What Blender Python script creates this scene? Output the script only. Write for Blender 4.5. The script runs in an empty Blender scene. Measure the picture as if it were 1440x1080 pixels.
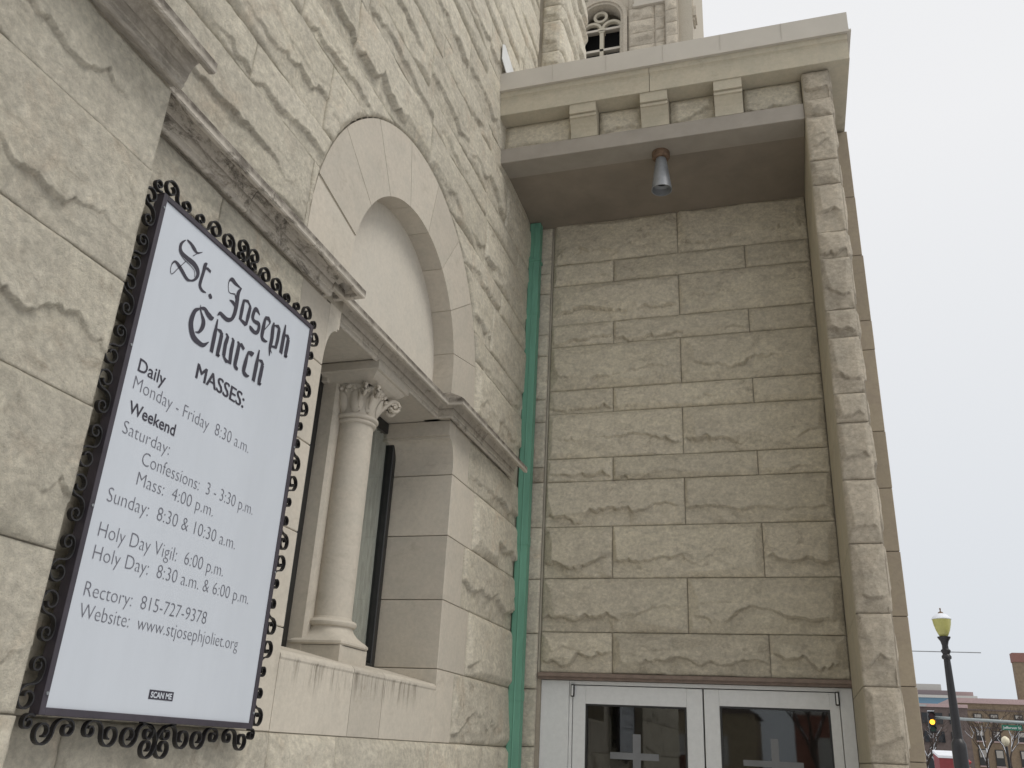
import bpy, bmesh, math, random
import numpy as np
from mathutils import Vector, Matrix
R_=math.radians
scene=bpy.context.scene
# ------------------------------------------------------------------ camera
cam=bpy.data.cameras.new('camera'); cam.sensor_width=36; cam.lens=30.675; cam.clip_start=.05; cam.clip_end=2000
co=bpy.data.objects.new('camera',cam); scene.collection.objects.link(co); scene.camera=co
def cam_matrix(yaw,pitch,roll,loc):
    ca,sa=math.cos(yaw),math.sin(yaw); cb,sb=math.cos(pitch),math.sin(pitch); cc,sc=math.cos(roll),math.sin(roll)
    f=Vector((-sa*cb,ca*cb,sb)); r=Vector((ca,sa,0)); u=r.cross(f)
    r2=cc*r+sc*u; u2=-sc*r+cc*u
    m=Matrix((r2,u2,-f)).transposed().to_4x4(); m.translation=loc; return m
co.matrix_world=cam_matrix(R_(18.04),R_(22.765),R_(3.02),Vector((1.85,0,1.6)))
# ------------------------------------------------------------------ sky and sun (overcast)
W=bpy.data.worlds.new('World'); scene.world=W; W.use_nodes=True
nt=W.node_tree; nt.nodes.clear()
SUN_EL,SUN_AZ=R_(52),R_(106)          # azimuth measured from +y towards +x
sk=nt.nodes.new('ShaderNodeTexSky'); sk.sky_type='NISHITA'; sk.sun_disc=False; sk.sun_elevation=SUN_EL; sk.sun_rotation=SUN_AZ
hs=nt.nodes.new('ShaderNodeHueSaturation'); hs.inputs['Saturation'].default_value=.25
tc=nt.nodes.new('ShaderNodeTexCoord'); sx=nt.nodes.new('ShaderNodeSeparateXYZ')
cr=nt.nodes.new('ShaderNodeValToRGB')
cr.color_ramp.elements[0].position=0.0; cr.color_ramp.elements[0].color=(.66,.705,.76,1)
cr.color_ramp.elements[1].position=.6; cr.color_ramp.elements[1].color=(.90,.905,.92,1)
e=cr.color_ramp.elements.new(.12); e.color=(.73,.765,.81,1)
sc_=nt.nodes.new('ShaderNodeVectorMath'); sc_.operation='SCALE'; sc_.inputs['Scale'].default_value=10.0
mx=nt.nodes.new('ShaderNodeMix'); mx.data_type='RGBA'; mx.inputs[0].default_value=.94
bg=nt.nodes.new('ShaderNodeBackground'); bg.inputs['Strength'].default_value=.1
wo=nt.nodes.new('ShaderNodeOutputWorld'); L=nt.links
L.new(sk.outputs[0],hs.inputs['Color']); L.new(tc.outputs['Generated'],sx.inputs[0]); L.new(sx.outputs['Z'],cr.inputs[0])
L.new(cr.outputs[0],sc_.inputs[0]); L.new(hs.outputs[0],mx.inputs[6]); L.new(sc_.outputs[0],mx.inputs[7]); L.new(mx.outputs[2],bg.inputs[0]); L.new(bg.outputs[0],wo.inputs[0])
sl=bpy.data.lights.new('sun','SUN'); sl.energy=1.5; sl.angle=R_(28); sl.color=(1,.965,.91)
so=bpy.data.objects.new('sun',sl); scene.collection.objects.link(so)
sd=Vector((math.sin(SUN_AZ)*math.cos(SUN_EL),math.cos(SUN_AZ)*math.cos(SUN_EL),math.sin(SUN_EL)))
so.rotation_euler=sd.to_track_quat('Z','Y').to_euler(); so.location=(20,5,25)
scene.render.engine='CYCLES'
vs=scene.view_settings; vs.view_transform='Standard'; vs.look='None'; vs.exposure=0.0; vs.gamma=1; vs.use_curve_mapping=False
random.seed(7)
# ------------------------------------------------------------------ helpers
COL=scene.collection
def empty(name,loc,label=None,cat=None,group=None):
    o=bpy.data.objects.new(name,None); COL.objects.link(o); o.location=loc; o.empty_display_size=.2
    if label: o['label']=label
    if cat: o['category']=cat
    if group: o['group']=group
    return o
def wloc(o):
    if o.parent is None: return Vector(o.location)
    return wloc(o.parent)+o.matrix_parent_inverse.translation+Vector(o.location)
def link(name,me,mats,parent=None,label=None,kind=None,smooth=False,cat=None,group=None,loc=None):
    """mesh in world coordinates; its origin is put at loc (or at the parent's base)"""
    o=bpy.data.objects.new(name,me); COL.objects.link(o)
    for m in (mats if isinstance(mats,(list,tuple)) else [mats]): me.materials.append(m)
    if parent is not None: o.parent=parent; o.matrix_parent_inverse=Matrix.Translation(-wloc(parent))
    elif loc is not None: me.transform(Matrix.Translation(-Vector(loc))); o.location=loc
    if label: o['label']=label
    if kind: o['kind']=kind
    if cat: o['category']=cat
    if group: o['group']=group
    if smooth:
        me.polygons.foreach_set('use_smooth',[True]*len(me.polygons))
        if smooth is not True:
            me.set_sharp_from_angle(angle=R_(smooth))
    return o
class MB:
    def __init__(s): s.v=[];s.f=[];s.m=[]
    def add(s,vs,fs,mi=0):
        n=len(s.v); s.v+=[tuple(map(float,v)) for v in vs]; s.f+=[tuple(i+n for i in f) for f in fs]; s.m+=[mi]*len(fs); return s
    def box(s,x0,x1,y0,y1,z0,z1,mi=0,b=0.0):
        if b<=0:
            return s.add([(x0,y0,z0),(x1,y0,z0),(x1,y1,z0),(x0,y1,z0),(x0,y0,z1),(x1,y0,z1),(x1,y1,z1),(x0,y1,z1)],
             [(0,3,2,1),(4,5,6,7),(0,1,5,4),(1,2,6,5),(2,3,7,6),(3,0,4,7)],mi)
        vs=[];idx={}
        X=(x0,x1);Y=(y0,y1);Z=(z0,z1)
        for i in(0,1):
            for j in(0,1):
                for k in(0,1):
                    sx_,sy_,sz_=(b if i==0 else -b),(b if j==0 else -b),(b if k==0 else -b)
                    idx[i,j,k,0]=len(vs);vs.append((X[i],Y[j]+sy_,Z[k]+sz_))
                    idx[i,j,k,1]=len(vs);vs.append((X[i]+sx_,Y[j],Z[k]+sz_))
                    idx[i,j,k,2]=len(vs);vs.append((X[i]+sx_,Y[j]+sy_,Z[k]))
        fs=[]
        for i in(0,1):
            q=[idx[i,0,0,0],idx[i,1,0,0],idx[i,1,1,0],idx[i,0,1,0]];fs.append(q if i else q[::-1])
            q=[idx[0,i,0,1],idx[1,i,0,1],idx[1,i,1,1],idx[0,i,1,1]];fs.append(q if not i else q[::-1])
            q=[idx[0,0,i,2],idx[1,0,i,2],idx[1,1,i,2],idx[0,1,i,2]];fs.append(q if i else q[::-1])
            for j in(0,1):
                fs.append([idx[i,j,0,0],idx[i,j,1,0],idx[i,j,1,1],idx[i,j,0,1]])
                fs.append([idx[i,0,j,0],idx[i,1,j,0],idx[i,1,j,2],idx[i,0,j,2]])
                fs.append([idx[0,i,j,1],idx[1,i,j,1],idx[1,i,j,2],idx[0,i,j,2]])
                for k in(0,1): fs.append([idx[i,j,k,0],idx[i,j,k,1],idx[i,j,k,2]])
        return s.add(vs,fs,mi)
    def prism(s,poly,ax,a0,a1,mi=0):
        """poly: 2D points; ax 'x': (y,z) extruded in x; 'y': (x,z); 'z': (x,y)"""
        def P(p,a): return (a,p[0],p[1]) if ax=='x' else (p[0],a,p[1]) if ax=='y' else (p[0],p[1],a)
        n=len(poly); vs=[P(p,a0) for p in poly]+[P(p,a1) for p in poly]
        fs=[tuple(range(n)),tuple(range(2*n-1,n-1,-1))]+[(i,n+i,n+(i+1)%n,(i+1)%n) for i in range(n)]
        return s.add(vs,fs,mi)
    def lathe(s,prof,c,n=24,mi=0,tilt=None,a0=0,a1=2*math.pi):
        full=abs(a1-a0-2*math.pi)<1e-6; m=n if full else n+1; vs=[]
        for r,z in prof:
            for k in range(m):
                a=a0+(a1-a0)*k/n; vs.append((c[0]+r*math.cos(a),c[1]+r*math.sin(a),c[2]+z))
        fs=[(i*m+k,i*m+(k+1)%m,(i+1)*m+(k+1)%m,(i+1)*m+k) for i in range(len(prof)-1) for k in range(n)]
        return s.add(vs,fs,mi)
    def tube(s,pts,rad,n=8,mi=0,closed_ends=True):
        pts=[Vector(p) for p in pts]; rad=rad if isinstance(rad,(list,tuple)) else [rad]*len(pts); vs=[]
        ref=Vector((0,0,1))
        for i,p in enumerate(pts):
            d=(pts[min(i+1,len(pts)-1)]-pts[max(i-1,0)]).normalized()
            r=ref if abs(d.dot(ref))<.95 else Vector((1,0,0))
            a=d.cross(r).normalized(); b=d.cross(a)
            for k in range(n):
                t=2*math.pi*k/n; vs.append(p+rad[i]*(math.cos(t)*a+math.sin(t)*b))
        fs=[(i*n+k,(i+1)*n+k,(i+1)*n+(k+1)%n,i*n+(k+1)%n) for i in range(len(pts)-1) for k in range(n)]
        if closed_ends: fs+=[tuple(range(n)),tuple(range(len(pts)*n-1,(len(pts)-1)*n-1,-1))]
        return s.add(vs,fs,mi)
    def mesh(s,name):
        me=bpy.data.meshes.new(name); me.from_pydata(s.v,[],s.f); me.polygons.foreach_set('material_index',s.m)
        me.update(); bm=bmesh.new(); bm.from_mesh(me); bmesh.ops.recalc_face_normals(bm,faces=bm.faces); bm.to_mesh(me); bm.free(); return me
    def obj(s,name,mats,parent=None,**k): return link(name,s.mesh(name),mats,parent,**k)
def copy_tree(o,delta=Vector((0,0,0)),parent=None):
    c=o.copy(); COL.objects.link(c); c.parent=parent
    if parent is None: c.location=o.location+Vector(delta)
    for ch in list(o.children): copy_tree(ch,(0,0,0),c)
    return c
# ------------------------------------------------------------------ noise (numpy)
def _h(ix,iy,s):
    n=(ix.astype(np.int64)*374761393+iy.astype(np.int64)*668265263+s*1442695041)&0xffffffff
    n=((n^(n>>13))*1274126177)&0xffffffff
    return ((n^(n>>16))&0xffff)/65535.0
def vnoise(x,y,s=0):
    ix=np.floor(x);iy=np.floor(y);fx=x-ix;fy=y-iy
    fx=fx*fx*fx*(fx*(fx*6-15)+10);fy=fy*fy*fy*(fy*(fy*6-15)+10)
    a=_h(ix,iy,s);b=_h(ix+1,iy,s);c=_h(ix,iy+1,s);d=_h(ix+1,iy+1,s)
    return (a+(b-a)*fx+(c-a)*fy+(a-b-c+d)*fx*fy)*2-1
def fbm(x,y,s=0,o=4,g=.5):
    t=0;a=1.0;n=0
    for i in range(o): t=t+a*vnoise(x*2**i+17.3*i,y*2**i-9.1*i,s+i*31);n+=a;a*=g
    return t/n
def worley(x,y,s=0):
    ix=np.floor(x);iy=np.floor(y);best=np.full(x.shape,9.0)
    for dx in(-1,0,1):
        for dy in(-1,0,1):
            cx=ix+dx;cy=iy+dy; px=cx+_h(cx,cy,s);py=cy+_h(cx,cy,s+77)
            best=np.minimum(best,(px-x)**2+(py-y)**2)
    return np.sqrt(best)
def sstep(a,b,x):
    t=np.clip((x-a)/(b-a),0,1); return t*t*(3-2*t)
def rock_h(U,V,w,h,seed,amp,dE,ledge=1.0,side=1):
    """height of a pitch-faced stone: flat chipped facets, pitched edges and a broken ledge low down"""
    rs=np.random.RandomState(seed); x=U+seed*3.17; y=V+seed*1.73
    n2=fbm(x*14,y*20,9,4); n3=fbm(x*55,y*60,25,3)
    def env(k,c0,c1,sl):
        H=np.full(U.shape,9.0)
        for i in range(k):
            px,py=rs.uniform(0,w),rs.uniform(0,h); gx=-(px/w-.5)*2*sl*rs.uniform(.2,1)+rs.uniform(-.03,.03); gy=-(py/h-.5)*2*sl*rs.uniform(.1,.8)+rs.uniform(-.04,.04)
            H=np.minimum(H,amp*rs.uniform(c0,c1)+gx*(U-px)+gy*(V-py))
        return H
    H=env(int(np.clip(5+w*8,6,15)),.85,1.15,.10)
    H+=amp*(.55*(1-V/h)-.18)+amp*.16*fbm(x*2.4,y*4,5,3)
    one=np.zeros_like(x)+seed*.37
    l1=fbm(x*2.2,one,11,3); l2=np.abs(vnoise(x*7,one,13)); l3=np.abs(vnoise(x*19,one+3,17)); l4=np.abs(vnoise(x*47,one+6,18))
    vl=h*(.40+.30*l1)-.055*l2-.024*l3-.008*l4+.0025*fbm(x*60,y*30,14,2)
    st=np.clip(.62+1.6*fbm(x*1.7,one+4,15,3),0,1)*min(ledge,1.15)
    t=vl-V; rz=min(.006,max(.0025,(U[1:,:]-U[:-1,:]).max()*.45))
    low=env(int(np.clip(6+w*12,8,20)),.08,.42,.20)+.30*(0-t)*.35+.004*n2
    wl=worley(x*10+.3*n2,y*15,seed%97); low-=amp*.22*(1-sstep(0,.6,wl))
    H=H+(np.minimum(H,low)-H)*sstep(0,rz,t)*st
    # a thinner flake lifted higher up
    v2=h*(.58+.30*fbm(x*3,one+9,21,3))-.02*np.abs(vnoise(x*10,one+5,23)); s2=np.clip(fbm(x*2.0,one+2,22,2)*2.4-.15,0,1)*min(ledge,1)
    H-=amp*.20*s2*sstep(0,rz,v2-V)*(1-sstep(.02,.12,v2-V))
    d=np.maximum(dE+.0045*fbm(x*26,y*26,3,3),0)
    H=np.minimum(H,.001+.62*d**.9*(.8+.5*fbm(x*4,y*4,31,2)))
    H+=(.0016*n2+.0008*n3)*sstep(0,.01,dE)
    return H
def rock_mesh(name,O,Ud,Vd,Nd,w,h,res,seed,amp,sdf=None,ledge=1.0,uoff=0.0,back=.010,gap=.0018):
    """stone face grid with its edges turned back to the mortar"""
    def ax(L):
        n=max(4,int(round(L/res))); a=np.linspace(gap+.004,L-gap-.004,n-1); return np.concatenate([[gap],[gap+.0008],a[1:-1] if n>6 else a,[L-gap-.0008],[L-gap]])
    u=ax(w);v=ax(h); U,V=np.meshgrid(u,v,indexing='ij')
    dE=np.minimum(np.minimum(U-gap,w-gap-U),np.minimum(V-gap,h-gap-V))
    O=np.array(O,float);Ud=np.array(Ud,float);Vd=np.array(Vd,float);Nd=np.array(Nd,float)
    keep=None
    if sdf is not None:
        P=O+U[...,None]*Ud+V[...,None]*Vd
        D,gy,gz=sdf(P[...,1],P[...,2]); ins=D<.004
        # push inside vertices on to the curve
        Yn=np.where(ins,P[...,1]+(.004-D)*gy,P[...,1]);Zn=np.where(ins,P[...,2]+(.004-D)*gz,P[...,2])
        # clamp to the stone's own rectangle
        y0=O[1];U2=np.clip(Yn-y0,gap,w-gap);V2=np.clip(Zn-O[2],gap,h-gap)
        deep=D<-res*2.2
        keep=~(ins[:-1,:-1]&ins[1:,:-1]&ins[:-1,1:]&ins[1:,1:])
        if keep.sum()<6: return None
        U=np.where(ins,U2,U);V=np.where(ins,V2,V)
        dE=np.minimum(dE,np.maximum(D-.004,0))
    H=rock_h(U,V,w,h,seed,amp,dE,ledge)
    H=np.where(dE<=1e-5,-back,np.maximum(H,-.004))
    P=O+U[...,None]*Ud+V[...,None]*Vd+H[...,None]*Nd
    nu,nv=U.shape; idx=np.arange(nu*nv).reshape(nu,nv)
    F=np.stack([idx[:-1,:-1],idx[1:,:-1],idx[1:,1:],idx[:-1,1:]],-1)
    if np.dot(np.cross(Ud,Vd),Nd)<0: F=F[...,::-1]
    F=F[keep] if keep is not None else F.reshape(-1,4)
    P=P.reshape(-1,3)
    if keep is not None:
        used=np.unique(F); mp=np.zeros(len(P),int); mp[used]=np.arange(len(used)); P=P[used]; F=mp[F]
    return P,F
def np_mesh(name,P,F):
    me=bpy.data.meshes.new(name); me.vertices.add(len(P)); me.vertices.foreach_set('co',np.asarray(P,np.float32).ravel())
    me.loops.add(F.size); me.loops.foreach_set('vertex_index',F.ravel().astype(np.int32))
    me.polygons.add(len(F)); me.polygons.foreach_set('loop_start',np.arange(len(F),dtype=np.int32)*4)
    me.polygons.foreach_set('use_smooth',np.ones(len(F),bool)); me.update(calc_edges=True); me.validate(); return me
# ------------------------------------------------------------------ materials
def mat(name): 
    m=bpy.data.materials.new(name); m.use_nodes=True; n=m.node_tree; b=n.nodes['Principled BSDF']; return m,n,b
def N(n,t,**k):
    x=n.nodes.new(t)
    for a,v in k.items(): setattr(x,a,v)
    return x
def noise(n,vec,scale,detail=4,rough=.55,dist=0):
    x=N(n,'ShaderNodeTexNoise'); x.inputs['Scale'].default_value=scale; x.inputs['Detail'].default_value=detail; x.inputs['Roughness'].default_value=rough; x.inputs['Distortion'].default_value=dist
    n.links.new(vec,x.inputs['Vector']); return x.outputs['Fac']
def ramp(n,fac,*st):
    r=N(n,'ShaderNodeValToRGB'); e=r.color_ramp.elements
    while len(e)<len(st): e.new(.5)
    for i,(p,c) in enumerate(st): e[i].position=p; e[i].color=(c if len(c)==4 else (*c,1)) if isinstance(c,tuple) else (c,c,c,1)
    n.links.new(fac,r.inputs[0]); return r.outputs[0]
def mix(n,fac,a,b,mode='MIX'):
    x=N(n,'ShaderNodeMix',data_type='RGBA',blend_type=mode)
    for i,v in ((0,fac),(6,a),(7,b)):
        if isinstance(v,(int,float)): x.inputs[i].default_value=v
        elif isinstance(v,tuple): x.inputs[i].default_value=(*v,1)
        else: n.links.new(v,x.inputs[i])
    return x.outputs[2]
def mapping(n,vec,scale):
    x=N(n,'ShaderNodeMapping'); x.inputs['Scale'].default_value=scale; n.links.new(vec,x.inputs[0]); return x.outputs[0]
def bump(n,b,h,dist,strength=1,prev=None):
    x=N(n,'ShaderNodeBump'); x.inputs['Distance'].default_value=dist; x.inputs['Strength'].default_value=strength
    n.links.new(h,x.inputs['Height']); 
    if prev: n.links.new(prev,x.inputs['Normal'])
    n.links.new(x.outputs[0],b.inputs['Normal']); return x.outputs[0]
def stone_mat(name,c0,c1,c2,dirt_shade,dirt_amt=.5,rough=True,fine=.0035,warm=None,var=.10):
    m,n,b=mat(name); tc=N(n,'ShaderNodeTexCoord').outputs['Object']; oi=N(n,'ShaderNodeObjectInfo')
    ad=N(n,'ShaderNodeVectorMath',operation='MULTIPLY_ADD'); n.links.new(oi.outputs['Random'],ad.inputs[0]); ad.inputs[1].default_value=(7,5,3); n.links.new(tc,ad.inputs[2]); v=ad.outputs[0]
    n1=noise(n,v,1.7,5,.6,.3); n2=noise(n,v,7,6,.65,.5); n3=noise(n,v,45,4,.7)
    col=mix(n,ramp(n,n1,(.38,0.),(.62,1.)),c0,c1)
    col=mix(n,ramp(n,n2,(.42,0.),(.66,1.)),col,c2)
    if warm: col=mix(n,ramp(n,noise(n,v,3.3,5,.6,1.2),(.56,0.),(.72,.8)),col,warm)
    d=noise(n,mapping(n,v,(1,1,1.6)),9,8,.72,1.0)
    d2=noise(n,v,2.2,3,.5)
    dm=N(n,'ShaderNodeMath',operation='MULTIPLY'); n.links.new(ramp(n,d,(.52,0.),(.66,1.)),dm.inputs[0]); n.links.new(ramp(n,d2,(.45,0.),(.62,dirt_amt)),dm.inputs[1])
    col=mix(n,dm.outputs[0],col,dirt_shade)
    g=N(n,'ShaderNodeMapRange'); n.links.new(n3,g.inputs[0]); g.inputs['From Min'].default_value=.3; g.inputs['From Max'].default_value=.7; g.inputs['To Min'].default_value=.82 if rough else .93; g.inputs['To Max'].default_value=1.14 if rough else 1.06
    col=mix(n,1.0,col,g.outputs[0],'MULTIPLY')
    if rough:
        g2=N(n,'ShaderNodeMapRange'); n.links.new(noise(n,mapping(n,v,(1,1,1.7)),13,10,.82,.6),g2.inputs[0]); g2.inputs['From Min'].default_value=.36; g2.inputs['From Max'].default_value=.64; g2.inputs['To Min'].default_value=.80; g2.inputs['To Max'].default_value=1.12
        col=mix(n,1.0,col,g2.outputs[0],'MULTIPLY')
    r=N(n,'ShaderNodeMapRange'); n.links.new(oi.outputs['Random'],r.inputs[0]); r.inputs['To Min'].default_value=1-var; r.inputs['To Max'].default_value=1+var*.6
    col=mix(n,1.0,col,r.outputs[0],'MULTIPLY')
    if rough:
        # brown grime and the ledges' shade, both painted into concave breaks
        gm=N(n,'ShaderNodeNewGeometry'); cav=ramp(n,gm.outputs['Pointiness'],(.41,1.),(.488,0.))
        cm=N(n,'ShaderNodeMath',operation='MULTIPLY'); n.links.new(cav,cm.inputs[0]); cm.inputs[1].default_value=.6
        col=mix(n,cm.outputs[0],col,dirt_shade)
    n.links.new(col,b.inputs['Base Color']); b.inputs['Roughness'].default_value=.9; b.inputs['Specular IOR Level'].default_value=.25
    if rough:
        p=bump(n,b,noise(n,v,26,10,.8,.3),.016,1.0); bump(n,b,noise(n,v,170,5,.75),.0022,.9,p)
    else:
        p=bump(n,b,noise(n,v,90,5,.7),fine*.3,.7); bump(n,b,noise(n,v,9,3,.5),.001,.3,p)
    return m
def simple(name,col,rough=.6,metal=0,nscale=8,var=.12,bmp=0,spec=.5,coat=0,stretch=None):
    m,n,b=mat(name); tc=N(n,'ShaderNodeTexCoord').outputs['Object']
    if stretch: tc=mapping(n,tc,stretch)
    f=noise(n,tc,nscale,6,.65,.3)
    c=mix(n,ramp(n,f,(.3,0.),(.7,1.)),tuple(x*(1-var) for x in col),tuple(min(1,x*(1+var)) for x in col))
    n.links.new(c,b.inputs['Base Color']); b.inputs['Roughness'].default_value=rough; b.inputs['Metallic'].default_value=metal; b.inputs['Specular IOR Level'].default_value=spec
    if bmp: bump(n,b,noise(n,tc,nscale*6,5,.65),bmp)
    return m
M_rock=stone_mat('rock_limestone',(.69,.635,.51),(.66,.61,.50),(.60,.55,.45),(.38,.315,.235),.6,True,warm=(.62,.53,.41))
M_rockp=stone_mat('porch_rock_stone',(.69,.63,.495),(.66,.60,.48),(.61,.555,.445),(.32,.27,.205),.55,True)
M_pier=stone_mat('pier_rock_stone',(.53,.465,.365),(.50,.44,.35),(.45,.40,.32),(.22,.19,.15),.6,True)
M_smooth=stone_mat('dressed_limestone',(.53,.48,.40),(.515,.465,.39),(.485,.445,.375),(.33,.29,.23),.35,False)
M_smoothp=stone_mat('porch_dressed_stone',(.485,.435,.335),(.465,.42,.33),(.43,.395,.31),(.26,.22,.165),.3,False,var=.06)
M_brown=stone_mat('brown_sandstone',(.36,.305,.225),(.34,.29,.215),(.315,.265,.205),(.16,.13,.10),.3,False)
M_mortar=simple('mortar',(.42,.375,.30),.95,nscale=30,bmp=.002)
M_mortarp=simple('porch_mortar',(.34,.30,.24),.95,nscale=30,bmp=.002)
def string_mat(name,amt,drip,lo=.47,hi=.60):
    m=stone_mat(name,(.55,.50,.42),(.52,.475,.405),(.46,.42,.36),(.16,.135,.11),.8,False); n=m.node_tree; b=n.nodes['Principled BSDF']
    tc=N(n,'ShaderNodeTexCoord').outputs['Object']; old=b.inputs['Base Color'].links[0].from_socket
    s=ramp(n,noise(n,mapping(n,tc,drip),1.3,9,.8,.5),(lo,0.),(hi,amt))
    # soot lodged on the weathered upper fillet
    sp=N(n,'ShaderNodeSeparateXYZ'); n.links.new(tc,sp.inputs[0]); z=ramp(n,sp.outputs['Z'],(0,0.),(1,1.))
    mr=N(n,'ShaderNodeMapRange'); n.links.new(sp.outputs['Z'],mr.inputs[0]); mr.inputs['From Min'].default_value=3.425; mr.inputs['From Max'].default_value=3.445
    gn=N(n,'ShaderNodeNewGeometry'); sn=N(n,'ShaderNodeSeparateXYZ'); n.links.new(gn.outputs['True Normal'],sn.inputs[0])
    up=N(n,'ShaderNodeMath',operation='GREATER_THAN'); n.links.new(sn.outputs['Z'],up.inputs[0]); up.inputs[1].default_value=-.25
    ms=N(n,'ShaderNodeMath',operation='MULTIPLY'); n.links.new(mr.outputs[0],ms.inputs[0]); n.links.new(up.outputs[0],ms.inputs[1])
    m2=N(n,'ShaderNodeMath',operation='MULTIPLY'); n.links.new(ms.outputs[0],m2.inputs[0]); n.links.new(ramp(n,noise(n,tc,14,6,.7),(.3,.35),(.6,.95)),m2.inputs[1])
    mxx=N(n,'ShaderNodeMath',operation='MAXIMUM'); n.links.new(s,mxx.inputs[0]); n.links.new(m2.outputs[0],mxx.inputs[1])
    n.links.new(mix(n,mxx.outputs[0],old,(.085,.072,.058)),b.inputs['Base Color']); return m
M_string=string_mat('sooty_moulding_stone',.45,(14,7,10),.52,.66)
M_stringd=string_mat('dark_moulding_stone',.85,(12,5,9),.505,.62)
M_stringb=string_mat('brown_moulding_stone',.62,(8,3,8),.38,.62)
def sill_mat():
    m=stone_mat('streaked_sill_stone',(.53,.48,.40),(.51,.465,.39),(.48,.44,.37),(.33,.28,.215),.4,False); n=m.node_tree; b=n.nodes['Principled BSDF']
    tc=N(n,'ShaderNodeTexCoord').outputs['Object']; old=b.inputs['Base Color'].links[0].from_socket
    return m,n,b,tc,old
m,n,b,tc,old=sill_mat()
st=ramp(n,noise(n,mapping(n,tc,(1,19,1.6)),1,7,.78,.7),(.48,0.),(.64,1.))
sp=N(n,'ShaderNodeSeparateXYZ'); n.links.new(tc,sp.inputs[0])
jz=N(n,'ShaderNodeMath',operation='MULTIPLY_ADD'); n.links.new(noise(n,mapping(n,tc,(1,9,.1)),1,4,.6),jz.inputs[0]); jz.inputs[1].default_value=.20; n.links.new(sp.outputs['Z'],jz.inputs[2])
w1=N(n,'ShaderNodeMapRange',interpolation_type='SMOOTHSTEP'); n.links.new(jz.outputs[0],w1.inputs[0]); w1.inputs['From Min'].default_value=1.84; w1.inputs['From Max'].default_value=1.965
mm=N(n,'ShaderNodeMath',operation='MULTIPLY'); n.links.new(st,mm.inputs[0]); n.links.new(w1.outputs[0],mm.inputs[1])
w2=N(n,'ShaderNodeMapRange',interpolation_type='SMOOTHSTEP'); n.links.new(sp.outputs['Y'],w2.inputs[0]); w2.inputs['From Min'].default_value=2.95; w2.inputs['From Max'].default_value=3.15
w3=N(n,'ShaderNodeMapRange',interpolation_type='SMOOTHSTEP'); n.links.new(sp.outputs['Y'],w3.inputs[0]); w3.inputs['From Min'].default_value=4.5; w3.inputs['From Max'].default_value=4.3
w4=N(n,'ShaderNodeMath',operation='MULTIPLY'); n.links.new(w2.outputs[0],w4.inputs[0]); n.links.new(w3.outputs[0],w4.inputs[1])
w5=N(n,'ShaderNodeMath',operation='MULTIPLY'); n.links.new(mm.outputs[0],w5.inputs[0]); n.links.new(w4.outputs[0],w5.inputs[1])
wt=N(n,'ShaderNodeMapRange',interpolation_type='SMOOTHSTEP'); n.links.new(sp.outputs['Z'],wt.inputs[0]); wt.inputs['From Min'].default_value=1.897; wt.inputs['From Max'].default_value=1.880; wt.inputs['To Max'].default_value=.75
w6=N(n,'ShaderNodeMath',operation='MULTIPLY'); n.links.new(w5.outputs[0],w6.inputs[0]); n.links.new(wt.outputs[0],w6.inputs[1])
n.links.new(mix(n,w6.outputs[0],old,(.12,.10,.075)),b.inputs['Base Color']); M_sill=m
M_copper=simple('green_painted_metal',(.14,.325,.235),.6,0,9,.14,.0008,.35,stretch=(1.5,1.5,.22))
M_black=simple('black_iron',(.012,.011,.012),.42,0,20,.3,.0006,.5)
M_frameb=simple('dark_bronze_frame',(.018,.018,.017),.4,0,10,.2)
M_signfr=simple('sign_angle_iron',(.045,.038,.048),.5,0,14,.2)
M_white=simple('sign_white',(.52,.55,.59),.35,0,2.2,.035,stretch=(1,2.5,.6))
M_ink=simple('sign_ink',(.035,.032,.045),.5,0,5,.1)
M_inkl=simple('sign_ink_soft',(.14,.14,.165),.5,0,5,.1)
M_alu=simple('silver_aluminium',(.68,.69,.68),.42,.0,30,.05)
M_cap=simple('metal_flashing',(.50,.465,.405),.55,.0,3,.06)
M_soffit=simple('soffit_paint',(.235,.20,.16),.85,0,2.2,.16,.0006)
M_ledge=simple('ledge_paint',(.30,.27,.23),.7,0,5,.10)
M_dark=simple('dark_interior',(.02,.02,.02),.9)
M_rust=simple('rusty_iron',(.15,.095,.06),.85,0,30,.5,.001)
M_zinc=simple('grey_zinc',(.24,.25,.26),.45,.3,9,.2)
M_asph=simple('asphalt',(.055,.055,.056),.9,0,60,.3,.002)
M_conc=simple('concrete_paving',(.70,.70,.71),.9,0,12,.15,.001)
M_snow=simple('snow_cover',(.72,.74,.78),.8,0,6,.05,.003)
def glass(name,tint=(.01,.011,.012),trans=.0,rough=.02):
    m,n,b=mat(name); b.inputs['Base Color'].default_value=(*tint,1); b.inputs['Roughness'].default_value=rough; b.inputs['Specular IOR Level'].default_value=.5
    if trans:
        t=N(n,'ShaderNodeBsdfTransparent'); t.inputs[0].default_value=(.88,.90,.89,1); g=N(n,'ShaderNodeBsdfGlossy'); g.inputs['Roughness'].default_value=rough; g.inputs['Color'].default_value=(.9,.9,.9,1)
        fr=N(n,'ShaderNodeLayerWeight'); pw=N(n,'ShaderNodeMath',operation='POWER'); n.links.new(fr.outputs['Facing'],pw.inputs[0]); pw.inputs[1].default_value=4; mul=N(n,'ShaderNodeMath',operation='MULTIPLY_ADD'); n.links.new(pw.outputs[0],mul.inputs[0]); mul.inputs[1].default_value=.8; mul.inputs[2].default_value=.055; s=N(n,'ShaderNodeMixShader'); n.links.new(mul.outputs[0],s.inputs[0]); n.links.new(t.outputs[0],s.inputs[1]); n.links.new(g.outputs[0],s.inputs[2])
        n.links.new(s.outputs[0],n.nodes['Material Output'].inputs[0])
    return m
M_glass=glass('clear_glass',trans=1); M_dglass=glass('dark_pane_glass',(.015,.017,.02))
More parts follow.
